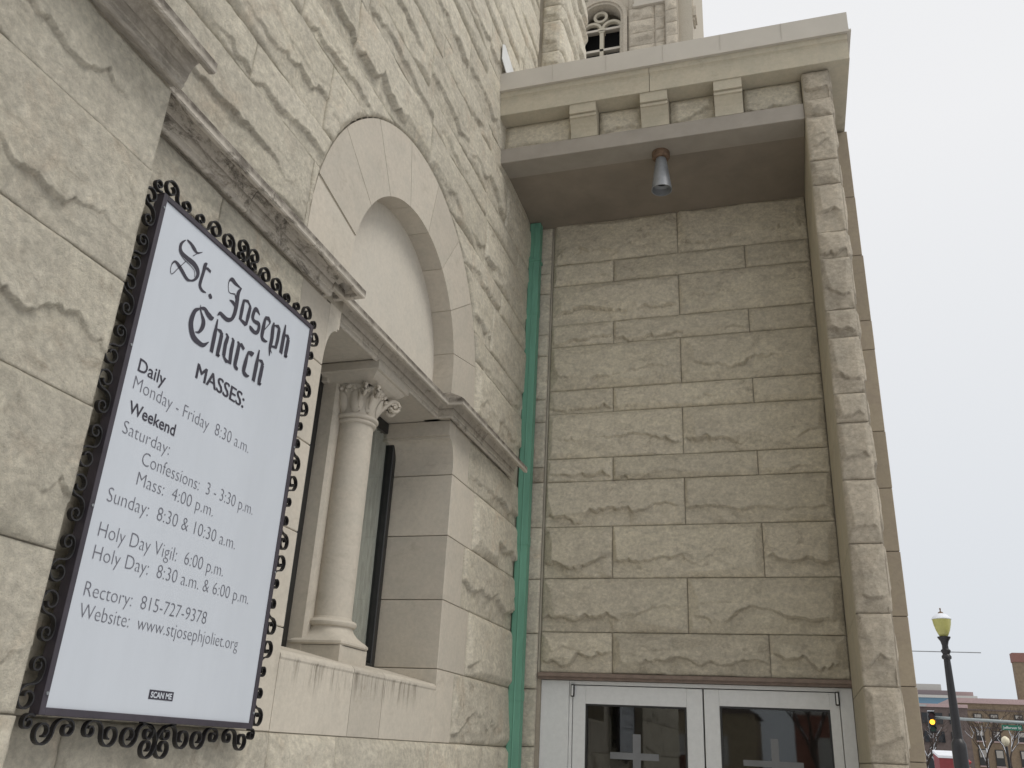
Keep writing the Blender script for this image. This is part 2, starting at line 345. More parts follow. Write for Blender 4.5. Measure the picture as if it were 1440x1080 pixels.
# ================================================================== SETTING
def flat(name,x0,x1,y0,y1,z0,z1,m,**k):
    return MB().box(x0,x1,y0,y1,z0,z1).obj(name,m,None,kind='structure',**k)
flat('ground',-400,400,-400,900,-.6,-.16,M_conc)
flat('road',2.5+6,22,-300,600,-.159,-.15,M_asph)
flat('cross_road',-200,300,62,74,-.155,-.146,M_asph)
flat('pavement',-.6,8.5,-40,58,-.3,0,M_conc)
rmk=MB()
for i in range(60): rmk.box(15.1,15.25,-60+i*4.5,-58+i*4.5,-.1495,-.142)
rmk.obj('road_centre_line',simple('road_paint',(.7,.6,.2),.7),None,kind='structure')
# ================================================================== CHURCH WALL (plane x = 0)
YC,ZC,RI,RO=3.83,3.68,.68,1.08
def sdf_arch(y,z):
    dy=y-YC; dz=z-ZC; r=np.sqrt(dy*dy+dz*dz)+1e-9
    up=z>ZC
    return np.where(up,r,abs(dy))-RO, np.where(up,dy/r,np.sign(dy)), np.where(up,dz/r,0.0)
camp=np.array([1.85,0,1.6])
def res_at(p): return float(np.clip(np.linalg.norm(np.array(p)-camp)*.0017,.0050,.026))
seedc=[0]
def rock(parent,plane,c,u0,u1,v0,v1,m,amp=.035,sdf=None,ledge=1.0,name='stone',res=None,extra=None,label=None):
    """plane 'x' : x=c facing +x ; 'y': y=c facing -y ; 'X': faces +x but u runs +y ; """
    seedc[0]+=1; s=seedc[0]
    if plane=='x': O=(c,u0,v0);Ud=(0,1,0);Nd=(1,0,0)
    else: O=(u0,c,v0);Ud=(1,0,0);Nd=(0,-1,0)
    mid=np.array(O)+np.array(Ud)*(u1-u0)/2+np.array((0,0,(v1-v0)/2))
    r=rock_mesh(name,O,Ud,(0,0,1),Nd,u1-u0,v1-v0,res or res_at(mid),s,amp*(.8+.4*random.random()),sdf,ledge)
    if r is None: return None
    return link(name,np_mesh(name,*r),m,parent,label=label)
wall=empty('church_wall',(0,3.8,0),'pale rock-faced limestone church wall with an arched window beside the notice board','church wall')
B=.007
# mortar body of the wall
mb=MB()
mb.box(-.6,-B,1.6,3.00,-.1,3.46); mb.box(-.6,-B,4.66,6.07,-.1,3.46)
mb.box(-.6,-B,3.00,4.66,-.1,1.85); mb.box(-.6,-.17,1.6,6.95,3.46,9.6); mb.box(-.6,-B,1.3,2.76,3.46,9.6); mb.box(-.6,-B,4.90,6.95,3.46,9.6)
mb.box(-.6,-B,2.76,4.90,ZC+RO+.005,9.6)
st_=40
for i in range(st_):
    y0=2.76+(4.90-2.76)*i/st_; y1=2.76+(4.90-2.76)*(i+1)/st_
    dy=min(abs(y0-YC),abs(y1-YC)); z=ZC+math.sqrt(max(0,(RO-.006)**2-dy*dy))
    if z<ZC+RO+.004: mb.box(-.17,-B,y0,y1,z,ZC+RO+.006)
mb.box(-.165,-.006,YC-RO+.01,YC-RI-.006,3.4,ZC); mb.box(-.165,-.006,YC+RI+.006,YC+RO-.01,3.4,ZC)
ring=[]; n_=36
for i in range(n_):
    a0=math.pi*i/n_;a1=math.pi*(i+1)/n_
    p=[(YC+(RI+.006)*math.cos(a0),ZC+(RI+.006)*math.sin(a0)),(YC+(RO-.008)*math.cos(a0),ZC+(RO-.008)*math.sin(a0)),(YC+(RO-.008)*math.cos(a1),ZC+(RO-.008)*math.sin(a1)),(YC+(RI+.006)*math.cos(a1),ZC+(RI+.006)*math.sin(a1))]
    mb.prism(p,'x',-.165,-.006)
mb.obj('mortar_bed',M_mortar,wall)
# courses
CZ=[3.57]
while CZ[-1]<9.2: CZ+= [CZ[-1]+.365,CZ[-1]+.555]
known={0:[2.72,5.40],1:[2.21,3.2],2:[2.75,5.15],3:[2.45,3.35,4.35,5.3],4:[2.9,3.864,4.915]}
for i in range(len(CZ)-1):
    z0,z1=CZ[i],CZ[i+1]; tall=(z1-z0)>.3
    if i in known: js=[1.675]+[k for k in known[i] if k>1.75]
    else: js=[1.675 if z0<7 else 3.4]
    yend=6.04 if z0<6.25 else 5.93
    rr=random.Random(i*13+5)
    if i in known:
        out=[js[0]]
        for k in js[1:]+[yend]:
            while k-out[-1]>1.45: out.append(out[-1]+rr.uniform(.75,1.15))
            if k-out[-1]>.18: out.append(k)
            elif k==yend: out[-1]=k
        js=out
    else:
        while js[-1]<yend-.01:
            nx=js[-1]+rr.uniform(.62,1.25)*(1 if tall else 1.1); js.append(yend if yend-nx<.35 else nx)
    for a,b_ in zip(js[:-1],js[1:]):
        # skip stones wholly inside the arch
        D,_,_=sdf_arch(np.array([a,b_,a,b_,YC]),np.array([z0,z0,z1,z1,z1]))
        if a>YC-RO and b_<YC+RO and D[:4].max()<0: continue
        near=(a<YC+RO+.05 and b_>YC-RO-.05 and z0<ZC+RO+.05)
        rock(wall,'x',0,a,b_,z0,z1,M_rock,(.028 if tall else .020)*(.75 if b_>5.8 else 1),sdf_arch if near else None,.78)
# courses below the string course
LZ=[-.02,.14,.51,.88,1.25,1.62,1.99,2.36,2.725,3.09,3.39]
def smooth_block(parent,x0,x1,y0,y1,z0,z1,m=None,name='dressed_stone',g=.002,b=.003,label=None):
    return MB().box(x0,x1,y0+g,y1-g,z0+g,z1-g,0,b).obj(name,m or M_smooth,parent,label=label)
jr={5:4.90,6:5.07,7:4.92,8:5.04,9:4.90}; jl={5:2.80,6:2.66,7:2.84,8:2.68,9:2.78}
for i in range(len(LZ)-1):
    z0,z1=LZ[i],LZ[i+1]; rr=random.Random(i+90)
    if i<5:
        js=[1.675]
        if i==4: js=[1.675,2.02,3.03,3.55,4.6,5.45,6.04]
        else:
            while js[-1]<6.03: nx=js[-1]+rr.uniform(.7,1.2); js.append(6.04 if 6.04-nx<.4 else nx)
        for a,b_ in zip(js[:-1],js[1:]): rock(wall,'x',0,a,b_,z0,z1,M_rock,.032,None,.8)
        continue
    rock(wall,'x',0,1.675,(2.2 if i%2 else 2.0),z0,z1,M_rock,.03); rock(wall,'x',0,(2.2 if i%2 else 2.0),jl[i],z0,z1,M_rock,.03)
    if i==5:
        # sill course
        for a,b_ in ((jl[5],3.65),(3.65,3.97),(3.97,jr[5])):
            prof=[]
            zs=1.905
            ya,yb=a+.002,b_-.002
            parts=[]
            m_=MB()
            # inside the opening the top slopes inwards; outside it runs up as jamb stone
            i0,i1=max(ya,3.03),min(yb,4.635)
            m_.prism([(-.46,z0+.002),(0.0,z0+.002),(0.0,zs-.028),(.004,zs-.020),(.003,zs-.008),(-.012,zs+.006),(-.30,1.975),(-.46,1.985)],'y',i0,i1)
            if ya<3.03: m_.box(-.3,0,ya,3.028,z0+.002,z1-.002,0,.002)
            if yb>4.635: m_.box(-.46,0,4.637,yb,z0+.002,z1-.002,0,.002)
            m_.obj('sill_stone',M_sill,wall)
    else:
        smooth_block(wall,-.3,0,jl[i],3.03,z0,z1)
        smooth_block(wall,-.46,0,4.635,jr[i],z0,z1 if i<9 else 3.395)
    rock(wall,'x',0,jr[i],(6.04 if i%2 else 6.04),z0,z1,M_rock,.027,None,1.2)
# stops that widen the jambs under the string course
def stop(y0,s):
    pts=[(y0,3.12)]
    for k in range(9):
        t=k/8; pts.append((y0-s*.085*(1-math.cos(t*math.pi/2)),3.12+.17*math.sin(t*math.pi/2)))
    pts+=[(y0-s*.085,3.305),(y0-s*.10,3.305),(y0-s*.10,3.395),(y0,3.395)]
    if s<0: pts=pts[::-1]
    MB().prism(pts,'x',-.44,-.001).obj('impost_block',M_smooth,wall)
stop(4.637,1); stop(3.028,-1)
# voussoirs
angs=[11.5+22.3*k for k in range(8)]
def vous(poly,label=None):
    cx_=sum(p[0] for p in poly)/len(poly);cz_=sum(p[1] for p in poly)/len(poly)
    def sh(p):
        d=math.hypot(cx_-p[0],cz_-p[1]); k=.0022/d*1.5; return (p[0]+(cx_-p[0])*k,p[1]+(cz_-p[1])*k)
    MB().prism([sh(p) for p in poly],'x',-.15,0).obj('voussoir',M_smooth,wall)
def arcpt(r,a): return (YC+r*math.cos(R_(a)),ZC+r*math.sin(R_(a)))
for a0,a1 in zip(angs[:-1],angs[1:]):
    vous([arcpt(RO,a0+(a1-a0)*k/8) for k in range(9)]+[arcpt(RI,a1+(a0-a1)*k/8) for k in range(9)])
for s in(1,-1):
    A=angs[0]; f=lambda p:(YC+s*(p[0]-YC),p[1])
    vous([f(p) for p in [(YC+RO,3.48),*[arcpt(RO,A*k/4) for k in range(5)],*[arcpt(RI,A-A*k/4) for k in range(5)],(YC+RI,3.48)]])
# tympanum
ty=[(YC+.665*math.cos(math.pi*k/24),ZC+.665*math.sin(math.pi*k/24)) for k in range(25)]
ty=[(YC+.665,3.45)]+ty+[(YC-.665,3.45)]
ty=[(YC+.70*(p[0]-YC)/.665,ZC+(p[1]-ZC)*1.05) if p[1]>ZC else (YC+.70*(p[0]-YC)/.665,p[1]) for p in ty]
MB().prism(ty,'x',-.168,-.13).obj('tympanum',stone_mat('tympanum_stone',(.56,.515,.44),(.54,.50,.43),(.52,.485,.42),(.4,.35,.28),.1,False),wall)
# lintel soffit over the lights
MB().box(-.60,-.062,3.031,4.634,3.40,3.49,0,.003).obj('lintel',M_smooth,wall)
# string course swept along the wall plan
PROF=[(-.03,3.404),(.0,3.404),(.016,3.404),(.018,3.387),(.026,3.386),(.032,3.388),(.036,3.395),(.036,3.410),(.040,3.412),(.046,3.440),(.058,3.466),(.076,3.480),(.096,3.478),(.110,3.462),(.116,3.440),(.118,3.424),(.137,3.420),(.142,3.424),(.142,3.458),(.128,3.462),(.126,3.472),(0,3.560),(-.03,3.565)]
def string_run(path,m,parent,cap0=False,cap1=False,sc=1.0,name='string_course'):
    P=[Vector((p[0],p[1])) for p in path]; rows=[]
    for i,p in enumerate(P):
        def nrm(a,b): d=(b-a).normalized(); return Vector((d.y,-d.x))
        if i==0: n=nrm(P[0],P[1])
        elif i==len(P)-1: n=nrm(P[-2],P[-1])
        else:
            n1=nrm(P[i-1],P[i]);n2=nrm(P[i],P[i+1]); n=(n1+n2); n=n/(n.dot(n1))
        rows.append([(p.x+n.x*d*sc,p.y+n.y*d*sc,z) for d,z in PROF])
    vs=[q for r in rows for q in r]; k=len(PROF)
    fs=[(i*k+j,i*k+j+1,(i+1)*k+j+1,(i+1)*k+j) for i in range(len(P)-1) for j in range(k-1)]
    fs+=[tuple(range(k)),tuple(range((len(P))*k-1,(len(P)-1)*k-1,-1))]
    return MB().add(vs,fs).obj(name,m,parent)
string_run([(0,1.68),(0,2.30)],M_stringd,wall); string_run([(0,2.303),(0,2.93),(-.09,2.93)],M_stringd,wall)
string_run([(-.09,2.95),(-.09,3.62)],M_string,wall); string_run([(-.09,3.623),(-.09,4.50),(0,4.50),(0,5.02)],M_string,wall); string_run([(0,5.023),(0,5.70)],M_string,wall)
# white flashing where the porch roof meets the wall
MB().prism([(4.905,6.50),(5.03,6.46),(5.28,6.46),(5.28,6.60),(5.19,6.625),(4.95,6.68),(4.90,6.64)],'x',.030,.036).obj('roof_flashing',simple('white_flashing',(.62,.62,.6),.5),wall)
# ---- window lights
for (y0,y1) in ((3.03,3.69),(3.97,4.635)):
    fr=MB(); t=.050
    fr.box(-.44,-.375,y0+.002,y0+t,1.96,3.398,0,.004); fr.box(-.44,-.375,y1-t,y1-.002,1.96,3.398,0,.004); fr.box(-.44,-.375,y0+t,y1-t,1.96,2.005,0,.004); fr.box(-.46,-.40,y0+t,y1-t,3.33,3.398,0,.004)
    f=fr.obj('window_frame',M_frameb,wall)
    MB().box(-.409,-.405,y0+t,y1-t,2.005,3.33).obj('window_pane',M_glass,f)
    # lace curtain hanging in pleats
    k=90; rows=[]
    for j,z in enumerate((1.98,2.4,2.9,3.34)):
        for i in range(k+1):
            u=i/k; rows.append((-.436+.014*math.sin(u*2*math.pi*13+.3*j)+.003*math.sin(u*41+j),y0+.02+(y1-y0-.04)*u,z))
    MB().add(rows,[(j*(k+1)+i,j*(k+1)+i+1,(j+1)*(k+1)+i+1,(j+1)*(k+1)+i) for j in range(3) for i in range(k)]).obj('lace_curtain',simple('lace',(.50,.475,.43),.9,0,25,.22,stretch=(1,3,.3)),wall,smooth=True)
MB().box(-1.2,-1.15,2.9,4.8,1.8,3.6).obj('room_darkness',M_dark,wall)
# ---- mullion and column
col=empty('column',(-.24,3.83,1.88)); col.parent=wall; col.matrix_parent_inverse=Matrix.Translation(-wall.location)
MUL=MB().box(-.44,-.29,3.69,3.97,1.96,3.40,0,.014).obj('mullion',M_smooth,wall)
cx,cy=-.24,3.83
bs=MB().box(cx-.138,cx+.138,cy-.138,cy+.138,1.86,2.005,0,.003)
def sq_ring(r,z,e):  # superellipse ring from square to round
    out=[]
    for k in range(48):
        a=2*math.pi*k/48; c_,s_=math.cos(a),math.sin(a); q=(abs(c_)**e+abs(s_)**e)**(-1/e); out.append((cx+r*q*c_,cy+r*q*s_,z))
    return out
lv=[(.142,2.005,12),(.148,2.012,12),(.148,2.022,12),(.140,2.032,10),(.127,2.042,6),(.116,2.056,4),(.108,2.074,2.6),(.106,2.090,2),(.106,2.094,2),(.116,2.097,2),(.122,2.106,2),(.123,2.114,2),(.118,2.123,2),(.108,2.127,2),(.098,2.130,2),(.0955,2.14,2)]
rows=[sq_ring(*l) for l in lv]
bs.add([p for r in rows for p in r],[(i*48+k,i*48+(k+1)%48,(i+1)*48+(k+1)%48,(i+1)*48+k) for i in range(len(lv)-1) for k in range(48)])
bs.obj('column_base',M_smooth,col,smooth=35)
MB().lathe([(.0955,2.13),(.0955,2.5),(.0945,2.9),(.0925,3.13)],(cx,cy,0),48).obj('column_shaft',M_smooth,col,smooth=True)
cp=MB().lathe([(.093,3.105),(.101,3.108),(.106,3.114),(.106,3.121),(.101,3.127),(.112,3.131),(.116,3.139),(.115,3.147),(.100,3.152),(.098,3.165),(.102,3.20),(.112,3.24),(.128,3.275),(.135,3.30),(.0,3.31)],(cx,cy,0),48)
# water leaves and volutes
def leaf(a,w,h,out,z0):
    vs=[];nu,nv_=10,9
    for i in range(nu+1):
        u=i/nu*2-1
        for j in range(nv_+1):
            v=j/nv_; ww=w*math.sqrt(max(.02,1-(2*v-1)**2*.96)); 
            rr_=.100+.030*v*v+out*(1-u*u)*math.sin(math.pi*min(1,v*1.02))
            aa=a+u*ww
            vs.append((cx+rr_*math.cos(aa),cy+rr_*math.sin(aa),z0+h*v))
    return vs,[(i*(nv_+1)+j,(i+1)*(nv_+1)+j,(i+1)*(nv_+1)+j+1,i*(nv_+1)+j+1) for i in range(nu) for j in range(nv_)]
for k in range(8): cp.add(*leaf(k*math.pi/4+math.pi/8,.34,.115,.016,3.153))
for k in range(4):
    a=math.pi/4+k*math.pi/2; d=Vector((math.cos(a),math.sin(a),0)); sd_=Vector((-d.y,d.x,0))
    for s in((-1,1) if d.x>0 else ()):
        pts=[];rad=[]
        for t in range(6):
            q=t/5; pts.append(Vector((cx,cy,0))+d*(.095+.075*q**1.6)+sd_*s*(.026+.008*q)+Vector((0,0,3.165+.115*q)));rad.append(.010+.003*q)
        base=Vector((cx,cy,0))+d*.188+sd_*s*.034
        for t in range(14):
            q=t/13; an=math.pi/2-q*3.3*math.pi*.8; r_=.033*(1-.66*q); pts.append(base+d*r_*math.cos(an)+Vector((0,0,3.250+r_*math.sin(an))));rad.append(.0105-.003*q)
        cp.tube(pts,rad,8)
        c0=base+Vector((0,0,3.250)); cp.tube([c0-sd_*.012,c0+sd_*.012],.008,8)
    # berries and buds between leaf and volute
    for (da,rr_,zz,sz) in ((-.28,.140,3.262,.013),(.28,.140,3.262,.013),(0,.150,3.272,.015),(-.5,.135,3.278,.012),(.5,.135,3.278,.012),(-.16,.146,3.243,.010),(.16,.146,3.243,.010),(.76,.128,3.287,.014),(-.76,.128,3.287,.014),(.66,.125,3.268,.009),(-.66,.125,3.268,.009)):
        aa=a+da; c0=(cx+rr_*math.cos(aa),cy+rr_*math.sin(aa),zz); cp.lathe([(.001,-sz),(sz*.7,-sz*.7),(sz,0),(sz*.7,sz*.7),(.001,sz)],c0,8)
cp.obj('capital',M_smooth,col,smooth=45)
ab=MB(); lv=[(.118,3.296),(.125,3.300),(.150,3.312),(.168,3.328),(.180,3.344),(.191,3.346),(.195,3.350),(.195,3.392),(.192,3.395),(.186,3.396),(.186,3.3995)]
rows=[sq_ring(r,z,60) for r,z in lv]; ab.add([p for r in rows for p in r],[(i*48+k,i*48+(k+1)%48,(i+1)*48+(k+1)%48,(i+1)*48+k) for i in range(len(lv)-1) for k in range(48)]+[tuple((len(lv)-1)*48+k for k in range(48))])
# the abacus runs back to the glass as an impost
for r,z0,z1 in ((.170,3.305,3.345),(.182,3.347,3.387)): ab.box(-.435,cx-.1,cy-r,cy+r,z0,z1,0,.004)
ab.obj('abacus',M_smooth,col)
# ================================================================== BUTTRESSES
but=empty('wall_buttress',(.18,.5,0),'projecting rock-faced limestone buttress to the left of the notice board','buttress')
MB().box(-.6,.168,-1.6,1.672,-.1,3.47).box(-.6,.05,-1.6,1.60,3.47,6.5).obj('mortar_bed',M_mortar,but)
for i in range(len(LZ)-1):
    rr=random.Random(i+31); js=[1.675]
    w0={9:1.9,8:1.15,7:1.5,6:1.1,5:1.6,4:.95}.get(i,1.2)
    a=1.675-w0; rock(but,'x',.18,a,1.675,LZ[i],LZ[i+1],M_rock,.021,None,.75)
    while a>-1.5: b2=max(-1.6,a-rr.uniform(.8,1.3)); b2=-1.6 if b2<-1.2 else b2; rock(but,'x',.18,b2,a,LZ[i],LZ[i+1],M_rock,.021,None,.75,res=.008 if b2>.3 else .02); a=b2
string_run([(.18,-1.6),(.18,.72)],M_stringb,but); string_run([(.18,.723),(.18,1.675)],M_stringb,but)
for i in range(6):
    rr=random.Random(i+77); a=-1.6
    while a<1.55: b2=a+rr.uniform(.8,1.2); b2=1.60 if b2>1.2 else b2; rock(but,'x',.062,a,b2,CZ[i],CZ[i+1],M_rock,.035,res=.012 if i<2 else .03); a=b2
ub=empty('upper_buttress',(.1,6.4,6.4),'narrow pale stone buttress rising above the porch roof against the church wall','buttress')
MB().box(-.3,.188,5.95,6.93,6.35,12).obj('mortar_bed',M_mortar,ub)
z=6.4;k=0
while z<11.6:
    h_=.365 if k%2==0 else .19; rock(ub,'y',5.94,.03,.20,z,z+h_,M_rock,.02,res=.012)
    rock(ub,'x',.20,5.94,6.55 if k%2 else 6.4,z,z+h_,M_rock,.035,res=.018); rock(ub,'x',.20,6.55 if k%2 else 6.4,6.95,z,z+h_,M_rock,.035,res=.018); z+=h_;k+=1
# ================================================================== ENTRANCE PORCH
por=empty('entrance_porch',(1.2,6,0),'tall shaded stone entrance porch with a rock-faced panel above double doors','porch')
YP=6.058
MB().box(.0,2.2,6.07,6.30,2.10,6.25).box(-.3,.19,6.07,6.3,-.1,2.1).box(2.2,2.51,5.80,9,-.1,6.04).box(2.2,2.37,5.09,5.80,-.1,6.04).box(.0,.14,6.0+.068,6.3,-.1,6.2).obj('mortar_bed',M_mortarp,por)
PZ=[2.105,2.373,2.741,3.110,3.449,3.628,3.988,4.182,4.556,4.750,5.106,5.306,5.70]
sh_=[(.187,.688,1.713,2.187),(.187,1.202,2.187)]
pat=[0,1,0,1,0,1,0,1,0,1,0,1]
for i in range(12):
    js=sh_[pat[i]]
    for a,b_ in zip(js[:-1],js[1:]):
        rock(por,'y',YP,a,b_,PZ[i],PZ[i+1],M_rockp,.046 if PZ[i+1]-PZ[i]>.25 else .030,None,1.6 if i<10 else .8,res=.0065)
# strip of pale return stones beside the drainpipe
SZ=[-.02,.37,.74,1.11,1.30,1.63,1.995,2.36,2.735,3.11,3.45,3.57,3.93,4.12,4.49,4.68,5.05,5.24,5.68]
for i in range(len(SZ)-1): rock(por,'y',YP-.004,.0,.168,SZ[i],SZ[i+1],(M_pier if i==10 else M_rock),.012,None,.4,name='return_stone',res=.010)
MB().box(.172,.184,YP+.001,YP+.03,2.1,5.67).obj('sealant_joint',simple('grey_sealant',(.36,.33,.27),.8),por)
# pier on the right
QZ=[-.02,.22,.59,.95,1.32,1.63,1.994,2.364,2.737,3.10,3.443,3.626,3.991,4.179,4.545,4.736,5.098,5.293,5.651,5.80,6.035]
pier=MB()
for i in range(len(QZ)-1):
    z0,z1=QZ[i],QZ[i+1]
    s=MB().box(2.188,2.360,5.091,6.05,z0+.002,z1-.002,0,.003)
    seedc[0]+=1
    # front rock face and the pitched right-hand side in one stone
    r1=rock_mesh('q',(2.1885,5.082,z0),(1,0,0),(0,0,1),(0,-1,0),.1765,z1-z0,.006,seedc[0],.026,None,1.2,back=.010,gap=.0015)
    r2=rock_mesh('q',(2.358,5.075,z0),(0,1,0),(0,0,1),(1,0,0),.50,z1-z0,.010,seedc[0]+500,.026,None,.9,back=.004,gap=.004)
    me=s.mesh('quoin_stone'); vs=np.array([v.co[:] for v in me.vertices]); fs=[tuple(p.vertices) for p in me.polygons]
    o_=len(vs); F=list(fs)+[tuple(f+o_) for f in r1[1]]+[tuple(f+o_+len(r1[0])) for f in r2[1]]; V=np.vstack([vs,r1[0],r2[0]])
    me2=bpy.data.meshes.new('quoin_stone'); me2.from_pydata(V.tolist(),[],F); me2.materials.append(M_smoothp)
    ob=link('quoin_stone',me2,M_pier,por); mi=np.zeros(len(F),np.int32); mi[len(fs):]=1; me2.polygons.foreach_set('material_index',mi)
    sm=np.zeros(len(F),bool); sm[len(fs):]=True; me2.polygons.foreach_set('use_smooth',sm)
# brown return wall behind the pier
BZ=[-.02,.45,.85,1.25,1.65,2.054,2.452,2.843,3.245,3.627,4.212,4.433,4.95,5.443,6.035]
for i in range(len(BZ)-1): MB().box(2.375,(2.519 if BZ[i]>4.9 else 2.527)-(.002 if i%2 else 0),5.78,6.6,BZ[i]+.002,BZ[i+1]-.002,0,.003).obj('return_wall_stone',M_brown,por)
# soffit, ledge, frieze
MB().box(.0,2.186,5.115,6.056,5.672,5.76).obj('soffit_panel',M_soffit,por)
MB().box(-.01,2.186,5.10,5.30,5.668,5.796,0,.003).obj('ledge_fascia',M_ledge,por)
MB().box(-.01,2.187,5.185,5.5,5.70,6.05).obj('frieze_backing',M_mortarp,por)
brx=[(.548,.745),(1.072,1.268),(1.594,1.788)]
fx=[(.0,.548),(.745,1.072),(1.268,1.594),(1.788,2.186)]
for a,b_ in fx: rock(por,'y',5.170,a,b_,5.79,6.05,M_rockp,.030,None,.9,name='frieze_panel',res=.009)
for a,b_ in brx:
    # console: flat foot, hollow front, two fillets at the head
    pr=[(5.25,5.797),(5.100,5.797),(5.098,5.83),(5.090,5.87),(5.072,5.905),(5.052,5.93),(5.052,5.935),(5.040,5.937),(5.040,5.958),(5.047,5.960),(5.047,5.967),(5.030,5.969),(5.028,6.049),(5.25,6.049)]
    MB().prism(pr,'x',a,b_).obj('bracket',M_smoothp,por)
# cornice: corona blocks with a fillet, metal cap
CP=[(9.0,6.05),(5.30,6.05),(5.022,6.05),(5.020,6.053),(5.020,6.195),(5.014,6.205),(5.006,6.212),(5.004,6.225),(5.004,6.262),(9.0,6.262)]
cor=MB().prism([(y,z) for y,z in CP],'x',.0,1.142); cor.obj('cornice_block',M_smoothp,por)
cor=MB().prism([(y,z) for y,z in CP],'x',1.146,2.505); cor.obj('cornice_block',M_smoothp,por)
cap=MB(); cap.prism([(4.985,6.262),(4.985,6.285),(4.992,6.287),(4.992,6.435),(5.02,6.447),(9,6.447),(9,6.265)],'x',-.01,2.518); cap.box(-.01,2.532,4.981,9.01,6.256,6.270); cap.obj('metal_cap',M_cap,por)
for x in (.42,.83,1.25,1.66,2.08): MB().box(x,x+.004,4.9885,4.992,6.29,6.434).obj('cap_seam',M_cap,por)
# ceiling light
cl=empty('ceiling_light',(1.188,5.25,5.67),'small grey conical downlight on a rusty round box under the porch soffit','ceiling light')
MB().lathe([(.0,0),(.062,0),(.064,-.01),(.064,-.045),(.055,-.058),(.02,-.062),(.0,-.062)],(1.188,5.25,5.672),24).obj('junction_box',M_rust,cl,smooth=40)
MB().lathe([(.0,-.06),(.036,-.06),(.040,-.075),(.072,-.315),(.074,-.33),(.068,-.33),(.06,-.28),(.0,-.25)],(1.188,5.25,5.672),28).obj('lamp_shade',M_zinc,cl,smooth=40)
MB().lathe([(.0,-.262),(.058,-.262),(.058,-.268),(0,-.27)],(1.188,5.25,5.672),20).obj('lens',M_dglass,cl)
# doors
lint=MB().box(.175,2.20,6.035,6.2,2.078,2.104,0,.003).box(.175,2.20,6.055,6.2,2.062,2.0779).obj('lintel_angle',simple('brown_painted_steel',(.20,.15,.12),.6,0,20,.2),por)
D0=6.10
fr=MB().box(.190,.385,D0,D0+.12,-.02,2.060,0,.002).box(.387,.408,D0+.004,D0+.12,-.02,2.060,0,.002).box(2.112,2.188,D0+.004,D0+.12,-.02,2.06,0,.002).box(.408,2.112,D0+.004,D0+.12,2.036,2.06,0,.002)
fr.obj('door_frame',M_alu,por)
for k,(x0,x1,g0,g1,gt) in enumerate(((.412,1.272,.498,1.168,1.915),(1.281,2.108,1.378,2.05,1.93))):
    d=MB().box(x0,g0,D0+.008,D0+.05,.02,2.030,0,.003).box(g1,x1,D0+.008,D0+.05,.02,2.030,0,.003).box(g0,g1,D0+.008,D0+.05,gt,2.030,0,.001).box(g0,g1,D0+.008,D0+.05,.02,.30,0,.001)
    dr=d.obj('door',M_alu,por,label=('left' if k==0 else 'right')+' leaf of the silver double door')
    MB().box(g0,g1,D0+.026,D0+.031,.30,gt).obj('door_glass',M_glass,dr)
    MB().box(g0,g0+.012,D0+.012,D0+.026,.30,gt).box(g1-.012,g1,D0+.012,D0+.026,.30,gt).box(g0+.012,g1-.012,D0+.012,D0+.026,gt-.012,gt).obj('glazing_bead',M_frameb,dr)
    cxx=(.665,.982,.814,.866,1.583,1.624,1.738) if k==0 else (1.51,1.87,1.682,1.728,1.583,1.618,1.748)
    a,b_,c_,d_,e_,f_,g_=cxx
    MB().box(a,b_,D0+.0235,D0+.0255,e_,f_).box(c_,d_,D0+.0235,D0+.0255,f_,g_).box(c_,d_,D0+.0235,D0+.0255,1.18,e_).obj('frosted_cross',simple('frosted_film',(.17,.175,.18),.6),dr)
    hx=(.400,.424) if k==0 else (2.085,2.109)
    MB().box(hx[0],hx[1],D0-.018,D0+.004,1.955,2.035,0,.004).box(hx[0]+.006,hx[1]-.006,D0-.021,D0-.018,1.962,2.028,1,.001).obj('pivot_hinge',[M_black,M_alu],dr)
    hh=.06; MB().tube([(x1-hh if k==0 else x0+hh,D0-.05,.85),(x1-hh if k==0 else x0+hh,D0-.05,1.2)],.012,10).obj('pull_handle',M_alu,dr,smooth=True)
MB().box(.1,2.3,9.0,9.1,0,2.6).box(-.1,.1,6.3,9.1,0,2.6).box(2.21,2.3,6.3,9.1,0,2.6).box(.1,2.3,6.3,9.1,2.5,2.6).obj('lobby_walls',simple('lobby_paint',(.10,.085,.07),.8),por)
MB().box(.1,2.2,6.22,9.0,-.01,.004).obj('lobby_floor',simple('lobby_tiles',(.12,.10,.09),.5),por)
# ================================================================== DRAINPIPE
dp=empty('drainpipe',(.05,5.97,0),'green painted drainpipe in the corner between church wall and porch','drainpipe')
def pipe_seg(z0,z1,w=.046,d=.036,name='pipe_length'):
    m_=MB(); 
    def xo(z): return .049-.005*(z-3.5)/3*-1
    prof=[(-w,d),(-w,-d*.8),(-w*.85,-d*.97),(-w*.1,-d*.97),(w*.0,-d*1.1),(w*.12,-d*.97),(w,-d*.92),(w,d)]
    vs=[];
    for z in(z0,z1): vs+=[(.050+p[0],5.965+p[1],z) for p in prof]
    n=len(prof); m_.add(vs,[(i,(i+1)%n,n+(i+1)%n,n+i) for i in range(n)]+[tuple(range(n)),tuple(range(2*n-1,n-1,-1))]); return m_.obj(name,M_copper,dp)
pz=[-.02,1.93,2.98,4.83,5.665]
for i,(a,b_) in enumerate(zip(pz[:-1],pz[1:])): pipe_seg(a,b_)
for z in pz[1:-1]: pipe_seg(z-.02,z+.045,.049,.039,'pipe_collar')
for z in (.9,5.3): MB().box(-.002,.102,5.922,6.02,z,z+.022,0,.002).obj('pipe_strap',M_copper,dp)
